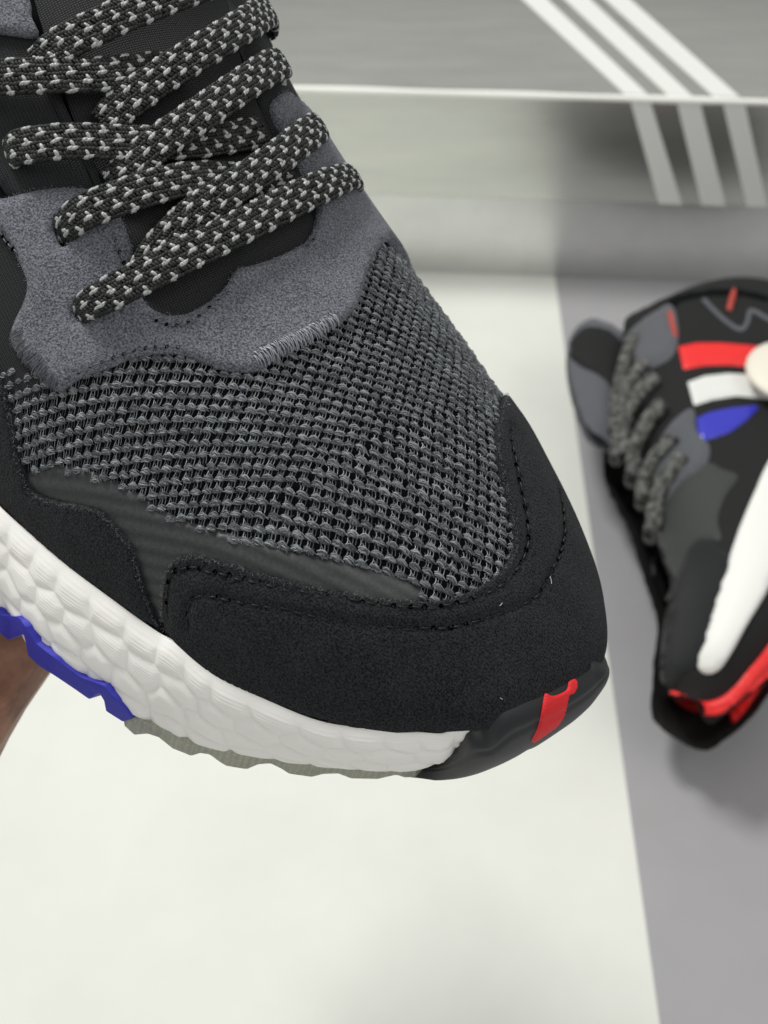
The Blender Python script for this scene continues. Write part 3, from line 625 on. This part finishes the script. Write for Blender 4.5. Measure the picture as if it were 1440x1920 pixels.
# align both by their place along x so that the pellets stand upright
v = np.linspace(0, 1, nvv)
arc = np.concatenate([[0], np.cumsum(np.linalg.norm(np.diff(Tc, axis=0), axis=1))])*U*1000   # mm
hgt = np.linalg.norm(Tc-Bc, axis=1)*U*1000
bul = np.sin(np.pi*np.clip(v, 0, 1))**0.8
out = np.cross(np.gradient(Tc, axis=0), np.array((0, 0, 1.0))); out /= np.linalg.norm(out, axis=1)[:, None]
P = Tc[:, None]*(1-v)[None, :, None]+Bc[:, None]*v[None, :, None]
taper = np.clip(hgt/12, 0.05, 1)*np.clip((arc[-1]-arc)/20, 0.0, 1)**0.6
P = P+(out*taper[:, None])[:, None]*(0.24*bul)[None, :, None]+(out*taper[:, None]*0.16)[:, None]*(np.clip(v*14, 0, 1)**0.5)[None, :, None]
# pellets
X = np.repeat(arc[:, None], nvv, 1); Y = v[None]*hgt[:, None]
sites = []; row = 0; y = -3.0
while y < 26:
    x = -5+(row % 2)*4.0
    while x < arc[-1]+6: sites.append((x+rng.normal(0, 0.8), y+rng.normal(0, 0.7)+0.10*0)); x += rng.uniform(6.4, 9.4)
    y += 5.6; row += 1
sites = np.array(sites); f1 = np.full(X.shape, 1e9); f2 = np.full(X.shape, 1e9); own = np.zeros(X.shape, int)
order = np.argsort(sites[:, 0])
for k in order:
    i_lo = np.searchsorted(arc, sites[k, 0]-13); i_hi = np.searchsorted(arc, sites[k, 0]+13)
    if i_hi <= i_lo: continue
    sl = slice(i_lo, i_hi); d = np.sqrt(((X[sl]-sites[k, 0])*0.85)**2+(Y[sl]-sites[k, 1])**2)
    m = d < f1[sl]; f2[sl] = np.where(m, f1[sl], np.minimum(f2[sl], d)); own[sl] = np.where(m, k, own[sl]); f1[sl] = np.where(m, d, f1[sl])
edge = np.clip((f2-f1)/3.8, 0, 1); puff = np.sin(edge*np.pi/2)**1.1
lvl = np.random.default_rng(3).uniform(-0.1, 0.1, len(sites))[own]; slope = np.random.default_rng(4).normal(0, 0.025, len(sites))[own]*(X-sites[own, 0])
fade = np.clip(Y/2.5, 0, 1)*np.clip((hgt[:, None]-Y)/1.5, 0, 1)
disp = (0.72*puff+lvl*edge+slope*edge)*fade
disp = disp+0.06*np.sin(Y*2*np.pi/0.62)*np.clip(1.15-Y/(hgt[:, None]*0.8), 0, 1)*edge
P[..., 2] += 0.10*np.clip(1-v*9, 0, 1)[None]
P = P+out[:, None]*(disp/(U*1000))[..., None]*np.clip(hgt/10, 0, 1)[:, None, None]*0.85
i = np.arange(ns-1)[:, None]*nvv; j = np.arange(nvv-1)[None]; F = np.stack([i+j, i+j+1, i+nvv+j+1, i+nvv+j], -1).reshape(-1, 4)
mid = link('midsole', P.reshape(-1, 3)*U, F, M['foam'], shoe)
# rest of the midsole: toe (behind the bumper), far side and base
ang = np.linspace(-0.9, TA1, 90); toeT = UP(rim(-0.75, TA1, 90, 0.93)); toeT[:, 2] = np.minimum(toeT[:, 2], spl(UP.zfx, UP.zfz, toeT[:, 0])-0.1); farT = UP(far_edge(-4.1, -26, 60, 0.1)); RT = np.concatenate([toeT, farT])
ro = np.cross(np.gradient(RT, axis=0), np.array((0, 0, 1.0))); ro /= np.linalg.norm(ro, axis=1)[:, None]
zb = np.interp(RT[:, 0], [-26, -8, -2, 1, 3.5], [-2.9, -2.7, -2.3, -1.6, -0.5]); kk = np.linspace(0, 1, 12)
grow = np.concatenate([np.linspace(-0.35, 0.2, 90), np.linspace(0.2, 0.5, 60)])
RP = RT[:, None]+ro[:, None]*(grow[:, None]*np.sin(kk*np.pi*0.8)[None]*0.9)[..., None]; RP[..., 2] = RT[:, None, 2]*(1-kk)+zb[:, None]*kk
n2 = len(RT); i = np.arange(n2-1)[:, None]*12; j = np.arange(11)[None]; F = np.stack([i+j, i+j+1, i+12+j+1, i+12+j], -1).reshape(-1, 4)
link('midsole_rim', RP.reshape(-1, 3)*U, F, M['foam'], mid)
base = np.concatenate([Bc[::20], RP[::4, -1]]); base_in = base.copy(); base_in[:, 2] += 0.08
link('midsole_base', base_in*U, [list(range(len(base_in)))], M['foam'], mid, False)

# --- outsole: prisms whose outer outline follows the photo
def wall_hit(p, off):   # pixel -> point on the upright wall below the midsole's lower edge
    d = px_loc([p])[0]; Bx = NB[:, 0]; By = NB[:, 1]-off; o_ = np.argsort(Bx); lo, hi = -7.0, 2.0
    f = lambda z: (lambda q: q[1]-np.interp(q[0], Bx[o_], By[o_]))(CAML+d*((z-CAML[2])/d[2]))
    zs = np.linspace(hi, lo, 400); fs = np.array([f(z) for z in zs]); k = np.where(np.sign(fs[:-1]) != np.sign(fs[1:]))[0]
    zq = [(lambda q: np.interp(q[0], Bx[o_], NB[o_, 2]))(CAML+d*((zs[i]-CAML[2])/d[2])) for i in k]
    z = zs[k[int(np.argmin(np.abs(zs[k]-np.array(zq)+0.4)))]] if len(k) else -3.0
    return CAML+d*((z-CAML[2])/d[2])
def tread(name, top, bot, mat, depth, off, parent=shoe, inward=(0.15, 1, 0)):
    top = [wall_hit(p, off) for p in resample(np.array(top, float), 9)]; bot = [wall_hit(p, off) for p in resample(np.array(bot, float), 5)]
    ring = np.array(top+bot[::-1]); inward = np.array(inward, float); inward /= np.linalg.norm(inward)
    # outline in the wall plane: along x and z
    e = np.array((inward[1], -inward[0], 0)); uvp = np.stack([ring@e, ring[:, 2]], 1)
    V2, F = triangulate(uvp, 0.14); dep = ring@inward
    od = np.argsort(uvp[:, 0]); D0 = np.interp(V2[:, 0], uvp[od, 0], dep[od]); D0 = D0-0.02*np.sin(V2[:, 0]*3)
    V0 = V2[:, :1]*e+np.array((0, 0, 1.0))*V2[:, 1:]; Pf = V0+D0[:, None]*inward; xq = np.clip(Pf[:, 0], -26, 2.6); fy_ = np.where(xq < -4, spl(UP.fx, UP.fy, np.minimum(xq, -4)), 10.6-0.62*np.clip(xq+4, 0, 9)**1.05)
    dl = np.clip(np.minimum(depth, (fy_-0.7-Pf[:, 1])/inward[1]), 0.6, None); Pb = Pf+dl[:, None]*inward; n = len(V2)
    Ed = {}
    for f in F:
        for a in range(3): Ed[(int(f[a]), int(f[(a+1) % 3]))] = 1
    F2 = [t for a, b in Ed if (b, a) not in Ed for t in ((b, a, a+n), (b, a+n, b+n))]
    o = link(name, np.concatenate([Pf, Pb])*U, np.concatenate([F, F[:, ::-1]+n, np.array(F2)]), mat, parent, False)
    b = o.modifiers.new('bevel', 'BEVEL'); b.width = 0.0004; b.segments = 2; b.limit_method = 'ANGLE'; b.angle_limit = 0.6
    return o
tread('outsole_blue', [(-60, 1126), (0, 1154), (35, 1157), (52, 1180), (66, 1204), (90, 1225), (121, 1250), (149, 1270), (194, 1284), (210, 1302), (236, 1330), (246, 1346)],
      [(-60, 1165), (-30, 1178), (0, 1188), (14, 1200), (45, 1188), (50, 1208), (54, 1229), (76, 1250), (121, 1281), (167, 1311), (187, 1299), (196, 1313), (200, 1333), (231, 1354), (246, 1346)], M['blue'], 10, 0.36)
tread('outsole_clear', [(240, 1338), (280, 1343), (330, 1368), (400, 1393), (500, 1410), (600, 1423), (700, 1431), (784, 1431)],
      [(243, 1350), (262, 1367), (285, 1366), (305, 1374), (330, 1395), (366, 1409), (384, 1404), (402, 1407), (420, 1420), (433, 1428), (470, 1436), (490, 1428), (512, 1427), (535, 1438), (548, 1446), (592, 1452), (612, 1447), (640, 1447), (664, 1457), (712, 1460), (745, 1453), (762, 1458), (782, 1457)], M['clear'], 9, 0.2, inward=(-0.1, 1, 0.05))

# --- toe bumper
bt = [(762, 1434), (800, 1431), (830, 1420), (856, 1400), (880, 1386), (905, 1376), (920, 1355), (940, 1337), (970, 1324), (1000, 1311), (1030, 1298), (1075, 1276), (1102, 1259), (1121, 1243)]
bb = [(757, 1456), (792, 1454), (830, 1453), (860, 1449), (890, 1441), (915, 1431), (940, 1420), (962, 1409), (980, 1398), (998, 1390), (1040, 1362), (1070, 1340), (1098, 1312), (1122, 1268)]
Tb = UP(to_D(bt)); Tb[:4] = px_z(bt[:4], [-1.82, -1.62, -1.0, -0.1]); zz = np.linspace(-1.9, -1.1, len(bb)); zz[-3:] = [-1.1, -0.75, -0.2]; Bb = px_z(bb, zz)
Tf = UP(rim(0.55, TA1, 12, 0.97)); 
nb_ = np.array([(t[0]+0.05, t[1]+0.05, -1.35-0.05*k) for k, t in enumerate(Tf)]); Tf[:, 2] = np.linspace(0.1, -0.6, len(Tf))
far_k = Tf[:, 1] > max(Tb[-1][1], Bb[-1][1])+0.45
Tb = np.concatenate([Tb, Tf[far_k]]); Bb = np.concatenate([Bb, nb_[far_k]])
cu = np.stack([Tb, Bb], 1).reshape(len(Tb), 6); cu = catmull(cu, 0.08); Tt, Bt = cu[:, :3], cu[:, 3:]; m_ = len(Tt)
vv = np.linspace(0, 1, 40); og = np.cross(np.gradient(Bt, axis=0), np.array((0, 0, 1.0))); og /= np.linalg.norm(og, axis=1)[:, None]
bs_ = np.concatenate([[0], np.cumsum(np.linalg.norm(np.diff(Bt, axis=0), axis=1))]); rampb = np.clip(bs_/0.8, 0.05, 1)*np.clip((bs_[-1]-bs_)/6.0, 0.1, 1)
hb = np.linalg.norm(Tt-Bt, axis=1); prof = np.sin(np.pi*vv**0.7)**0.7
BP = Tt[:, None]*(1-vv)[None, :, None]+Bt[:, None]*vv[None, :, None]+og[:, None]*(np.clip(hb, 0, 3)[:, None]*0.10*prof[None])[..., None]
BP = BP+og[:, None]*(rampb[:, None]*0.15*np.clip(vv*9, 0, 1)[None]**0.5)[..., None]
BP += og[:, None]*(-0.045*np.exp(-((vv-0.2)/0.05)**2)*rampb[:, None])[..., None]
BP[:, 0] += -og*0.12+np.array((0, 0, 0.12))
inner = BP[:, ::-1]-og[:, None]*0.35*rampb[:, None, None]; full = np.concatenate([BP, inner], 1); w_ = full.shape[1]
i = np.arange(m_-1)[:, None]*w_; j = np.arange(w_)[None]; j2 = (j+1) % w_; F = np.stack([i+j, i+j2, i+w_+j2, i+w_+j], -1).reshape(-1, 4)
bumper = link('toe_bumper', full.reshape(-1, 3)*U, F, M['rubber'], shoe)
def decal(name, poly, bvh, origin, dirf, to_out, h, step, mat, parent, cam_side, smooth=True, curve_=True, scale=1.0, thick=None):
    """thin sheet laid on a surface found along the photo's rays"""
    poly = np.array(poly, float); poly = catmull(poly, step, True) if curve_ else poly
    poly = resample(np.concatenate([poly, poly[:1]]), step)[:-1]; V, F = triangulate(poly, step); P = []; N = []; ok = []
    for q in V:
        hit = bvh.ray_cast(Vector(origin), Vector(dirf([q])[0])); ok.append(hit[0] is not None)
        P.append(tuple(hit[0]) if hit[0] is not None else (0, 0, 0)); nn = hit[1] if hit[1] is not None else Vector((0, 0, 1))
        if nn.dot(Vector(origin)-(hit[0] or Vector())) < 0: nn = -nn
        N.append(tuple(nn))
    ok = np.array(ok); F = F[ok[F].all(1)]; P = np.array(P); N = np.array(N)
    d = dist_to(V, poly); hh = h*np.clip(d/(step*0.4), 0.12, 1)
    for _ in range(3):   # calm the facets
        S = N.copy()
        for a in range(3): np.add.at(S, F[:, a], N[F[:, (a+1) % 3]]); np.add.at(S, F[:, a], N[F[:, (a+2) % 3]])
        N = S/(np.linalg.norm(S, axis=1)[:, None]+1e-12)
    P = P+N*hh[:, None]
    if F.size:
        fn = np.cross(P[F[:, 1]]-P[F[:, 0]], P[F[:, 2]]-P[F[:, 0]]); fl = (fn*N[F[:, 0]]).sum(1) < 0; F[fl] = F[fl][:, ::-1]
    used = np.unique(F); mp = -np.ones(len(P), int); mp[used] = np.arange(len(used))
    return link(name, to_out(P[used]), mp[F], mat, parent, smooth, V[used]*scale)
tri = lambda Q: np.concatenate([Q[:, [0, 1, 2]], Q[:, [0, 2, 3]]])
bb_bvh = BVHTree.FromPolygons([tuple(v) for v in full.reshape(-1, 3)], [tuple(map(int, f)) for f in tri(F)])
decal('red_stripe', [(1020, 1304), (1024, 1300), (1033, 1304), (1044, 1303), (1062, 1293), (1066, 1278), (1078, 1273), (1082, 1285), (1077, 1299), (1066, 1306), (1060, 1330), (1051, 1351), (1033, 1369), (997, 1391), (1007, 1365), (1014, 1337)],
      bb_bvh, CAML, px_loc, lambda P: P*U, 0.07, 2.2, M['red'], bumper, None)

# ================================================================== the hand that holds the shoe
def cam_pt(p, dist): d = px_dir([p])[0]; d = d/np.linalg.norm(d); return CAMO+CAMR@(d*dist)
def skinned(name, verts, edges, radii, mat, parent=None):
    me = bpy.data.meshes.new(name); me.from_pydata([tuple(map(float, v)) for v in verts], edges, []); o = bpy.data.objects.new(name, me); COL.objects.link(o)
    if parent: o.parent = parent
    sk = o.modifiers.new('skin', 'SKIN'); sk.use_smooth_shade = True
    for i, r in enumerate(radii): me.skin_vertices[0].data[i].radius = (r, r)
    me.skin_vertices[0].data[0].use_root = True
    sb = o.modifiers.new('sub', 'SUBSURF'); sb.levels = 2; sb.render_levels = 2; me.materials.append(mat)
    for p in me.polygons: p.use_smooth = True
    return o
wrist = cam_pt((-55, 1190), 0.292); elbow = cam_pt((-420, 1640), 0.33); palm = cam_pt((60, 960), 0.30); mcp = cam_pt((150, 840), 0.302)
elbow = elbow+(elbow-wrist)*0.9
hv = [wrist, wrist+(elbow-wrist)*0.4, elbow, (wrist+palm)/2, palm, mcp]; he = [(0, 1), (1, 2), (0, 3), (3, 4), (4, 5)]; hr = [0.0235, 0.0305, 0.042, 0.026, 0.030, 0.024]
ex_ = cam_pt((250, 760), 0.30)-mcp; side_v = cam_pt((-40, 700), 0.30)-cam_pt((60, 960), 0.30); side_v /= np.linalg.norm(side_v); fwd = ex_/np.linalg.norm(ex_); view = mcp-CAMO; view /= np.linalg.norm(view)
for f in range(4):
    b = mcp+side_v*(f-1.5)*0.019; ln = (0.026, 0.03, 0.028, 0.022)[f]; i0_ = len(hv)
    hv += [b, b+fwd*ln, b+fwd*ln*1.75+view*-0.004, b+fwd*ln*2.3+view*-0.012]; hr += [0.011, 0.0098, 0.009, 0.0075]
    he += [(5, i0_), (i0_, i0_+1), (i0_+1, i0_+2), (i0_+2, i0_+3)]
tb0 = len(hv); b = palm-side_v*0.024; hv += [b, b+fwd*0.025-side_v*0.02, b+fwd*0.05-side_v*0.028]; hr += [0.014, 0.0115, 0.009]; he += [(4, tb0), (tb0, tb0+1), (tb0+1, tb0+2)]
person = skinned('person', hv, he, hr, M['skin']); tag(person, 'bare brown forearm and hand reaching in at left under the blue outsole', 'person')

# ================================================================== display sneaker lying on its side
ZM = 0.046
S2 = [(1240, 1178), (1235, 1210), (1234, 1245), (1231, 1285), (1236, 1318), (1254, 1342), (1288, 1352), (1302, 1370), (1320, 1384), (1346, 1374), (1373, 1354), (1399, 1334), (1440, 1292), (1500, 1200), (1580, 1060), (1640, 930), (1668, 800), (1650, 700), (1590, 650), (1520, 608), (1440, 590), (1380, 580), (1330, 580), (1285, 588), (1258, 596), (1234, 604), (1204, 620), (1168, 630), (1158, 680), (1150, 740), (1140, 800), (1140, 850), (1152, 890), (1180, 940), (1200, 990), (1215, 1040), (1232, 1090), (1244, 1130)]
W2 = px_plane(S2, ZM)[:, :2]; cc = W2.mean(0); ring2 = resample(np.concatenate([(r2 := catmull(W2, 0.003, True)), r2[:1]]), 0.003)[:-1]
V2, F2 = triangulate(ring2, 0.0035); d2 = dist_to(V2, ring2); q = np.clip(d2/0.034, 0, 1); A2 = 0.045*(1-(1-q)**2.4)**0.5*(0.93+0.07*np.clip(d2/0.08, 0, 1))
def calm(h, F, n=4):
    for _ in range(n):
        s = h.copy(); c = np.ones(len(h))
        for a in range(3):
            np.add.at(s, F[:, a], h[F[:, (a+1) % 3]]+h[F[:, (a+2) % 3]]); np.add.at(c, F[:, a], 2)
        h = s/c
    return h
A2 = calm(A2, F2); n = len(V2)
base_ = np.array((cc[0], cc[1], 0)); MS2 = Matrix.Translation(Vector(base_))
shoe2 = empty('sneaker', MS2); tag(shoe2, 'blurred sneaker lying on its side on grey tabletop, showing red white blue stripes', 'sneaker')
Pt = np.concatenate([V2, (ZM+A2)[:, None]], 1); Pb = np.concatenate([V2, (ZM-A2*0.97)[:, None]], 1)
Fb = F2[:, ::-1]+n
link('upper', np.concatenate([Pt, Pb])-base_, np.concatenate([F2, Fb] + [np.array([t for a, b in [(i, (i+1) % len(ring2)) for i in range(0)] for t in ()]).reshape(0, 3).astype(int)]), M['s2_black'], shoe2)
b2 = BVHTree.FromPolygons([tuple(v) for v in np.concatenate([Pt, Pb])], [tuple(map(int, f)) for f in np.concatenate([F2, Fb])])
wdir = lambda p: px_dir(p)@CAMR.T
def d2p(name, poly, mat, h=0.0015, step=9, curve_=True, parent=shoe2): return decal(name, poly, b2, CAMO, wdir, lambda P: P-base_, h, step, mat, parent, None, True, curve_, 0.01)
d2p('knit_panel', [(1327, 867), (1355, 880), (1384, 893), (1360, 930), (1345, 975), (1352, 1014), (1312, 1014), (1275, 1070), (1248, 1135), (1238, 1100), (1228, 1075), (1236, 1000), (1248, 945), (1275, 905), (1306, 885)], M['s2_knit'], 0.001)
d2p('toe_cap', [(1310, 1010), (1328, 1014), (1353, 1030), (1372, 1057), (1345, 1144), (1318, 1240), (1285, 1262), (1263, 1294), (1244, 1310), (1238, 1245), (1250, 1140), (1275, 1068), (1290, 1032)], M['s2_black_suede'], 0.0022)
d2p('midsole', [(1440, 868), (1416, 920), (1389, 984), (1366, 1050), (1345, 1115), (1324, 1185), (1308, 1230), (1309, 1252), (1325, 1264), (1348, 1256), (1372, 1222), (1399, 1173), (1432, 1119), (1448, 1086), (1530, 930), (1600, 790), (1600, 700), (1560, 690), (1500, 770)], M['s2_foam'], 0.002)
d2p('red_outsole', [(1257, 1297), (1270, 1297), (1290, 1309), (1320, 1315), (1350, 1307), (1375, 1287), (1400, 1257), (1440, 1207), (1520, 1080), (1560, 1050), (1520, 1150), (1440, 1272), (1405, 1325), (1378, 1356), (1371, 1352), (1380, 1330), (1398, 1296), (1380, 1312), (1355, 1338), (1320, 1341), (1285, 1329), (1259, 1308)], M['s2_red'], 0.0042, 4)
d2p('eyestay', [(1294, 766), (1303, 775), (1306, 809), (1330, 836), (1327, 867), (1306, 888), (1277, 908), (1252, 945), (1242, 1000), (1233, 1060), (1224, 1082), (1220, 1056), (1224, 990), (1232, 930), (1226, 880), (1236, 830), (1262, 790)], M['s2_grey'], 0.003)
d2p('collar_panel', [(1254, 570), (1266, 583), (1272, 631), (1260, 671), (1216, 696), (1184, 722), (1176, 714), (1196, 683), (1173, 662), (1172, 634), (1198, 606), (1228, 586)], M['s2_grey'], 0.003)
d2p('red_tab', [(1251, 592), (1263, 589), (1272, 634), (1260, 637)], M['s2_dullred'], 0.005, 5, False)
d2p('red_tab', [(1370, 546), (1382, 547), (1372, 584), (1361, 581)], M['s2_dullred'], 0.004, 5, False)
d2p('red_stripe', [(1272, 650), (1306, 643), (1352, 643), (1400, 647), (1450, 652), (1450, 694), (1410, 690), (1367, 685), (1321, 686), (1281, 694)], M['s2_red'], 0.0012, 6, False)
d2p('white_stripe', [(1289, 717), (1321, 705), (1367, 700), (1413, 703), (1450, 712), (1450, 750), (1382, 743), (1336, 750), (1301, 761)], M['stripe_white'], 0.0012, 6, False)
d2p('blue_stripe', [(1306, 784), (1330, 773), (1367, 765), (1419, 760), (1422, 766), (1398, 790), (1367, 812), (1330, 824), (1314, 828), (1309, 818)], M['s2_blue'], 0.0012, 6, False)
for L in ([(1318, 560), (1342, 585), (1366, 606), (1390, 618), (1402, 602), (1408, 582), (1440, 598), (1480, 620)],):
    Lp = catmull(np.array(L, float), 6); t_ = np.gradient(Lp, axis=0); t_ /= np.linalg.norm(t_, axis=1)[:, None]; nn_ = np.stack([-t_[:, 1], t_[:, 0]], 1)
    d2p('grey_piping', np.concatenate([Lp+nn_*4, (Lp-nn_*4)[::-1]]), M['s2_grey'], 0.0015, 6, False)
d2p('collar_lining', [(1236, 574), (1258, 560), (1300, 549), (1350, 543), (1400, 546), (1440, 556), (1440, 566), (1390, 556), (1330, 556), (1280, 566), (1262, 580), (1250, 568)], M['lining'], 0.0025, 7)
def s2_lace(P):
    Q = catmull(np.array(P, float), 4); out = []
    for q_ in Q:
        hit = b2.ray_cast(Vector(CAMO), Vector(wdir([q_])[0]))
        if hit[0] is not None: out.append(np.array(hit[0])+np.array(hit[1])*0.0035)
    if len(out) > 3:
        out = np.array(out); V, F = tube(out, 0.0042, 8); link('lace', V-base_, F, M['s2_lace'], shoe2)
for P in ([(1232, 716), (1208, 745), (1186, 790), (1176, 850)], [(1246, 764), (1220, 800), (1196, 860), (1190, 925)], [(1268, 826), (1236, 868), (1212, 930), (1208, 985)], [(1284, 862), (1252, 915), (1230, 985), (1224, 1050)], [(1200, 640), (1182, 690), (1170, 750), (1160, 820)], [(1214, 690), (1192, 730), (1172, 790), (1164, 860)]): s2_lace(P)
# tongue: a thick rolled slab standing out of the throat
tw = px_plane([(1064, 655), (1082, 622), (1110, 608), (1148, 620), (1178, 655), (1172, 760), (1165, 850), (1130, 832), (1100, 812), (1078, 755), (1066, 705)], 0.055)[:, :2]
tr = resample(np.concatenate([(r3 := catmull(tw, 0.003, True)), r3[:1]]), 0.003)[:-1]; V3, F3 = triangulate(tr, 0.004); d3 = dist_to(V3, tr); h3 = calm(0.009*(1-(1-np.clip(d3/0.009, 0, 1))**2)**0.5, F3, 2)
n3 = len(V3); Pq = np.concatenate([np.concatenate([V3, (0.055+h3)[:, None]], 1), np.concatenate([V3, (0.055-h3)[:, None]], 1)])
link('tongue', Pq-base_, np.concatenate([F3, F3[:, ::-1]+n3]), M['s2_grey'], shoe2)
b3 = BVHTree.FromPolygons([tuple(v) for v in Pq], [tuple(map(int, f)) for f in np.concatenate([F3, F3[:, ::-1]+n3])])
decal('tongue_lining', [(1064, 662), (1078, 630), (1098, 614), (1122, 614), (1148, 624), (1172, 655), (1172, 705), (1156, 760), (1140, 720), (1116, 700), (1090, 688)], b3, CAMO, wdir, lambda P: P-base_, 0.002, 7, M['s2_black'], shoe2, None, True, True, 0.01)
# cream object cut off by the right edge
c0 = px_plane([(1490, 697)], 0.10)[0]
th = np.linspace(0, np.pi, 14); ph = np.linspace(0, 2*np.pi, 28, endpoint=False); TH, PH = np.meshgrid(th, ph, indexing='ij')
V = np.stack([0.024*np.sin(TH)*np.cos(PH)*1.0, 0.0225*np.sin(TH)*np.sin(PH), 0.005*np.cos(TH)], -1).reshape(-1, 3)
i = np.arange(13)[:, None]*28; j = np.arange(28)[None]; j2 = (j+1) % 28; F = np.stack([i+j, i+28+j, i+28+j2, i+j2], -1).reshape(-1, 4)
tagm = link('cream_disc', V, F, M['cream'], None); tagm.location = c0
tag(tagm, 'pale cream rounded disc over the stripes of the blurred sneaker at right edge', 'disc')
print('tris', sum(len(o.data.polygons) for o in SC.objects if o.type == 'MESH'))
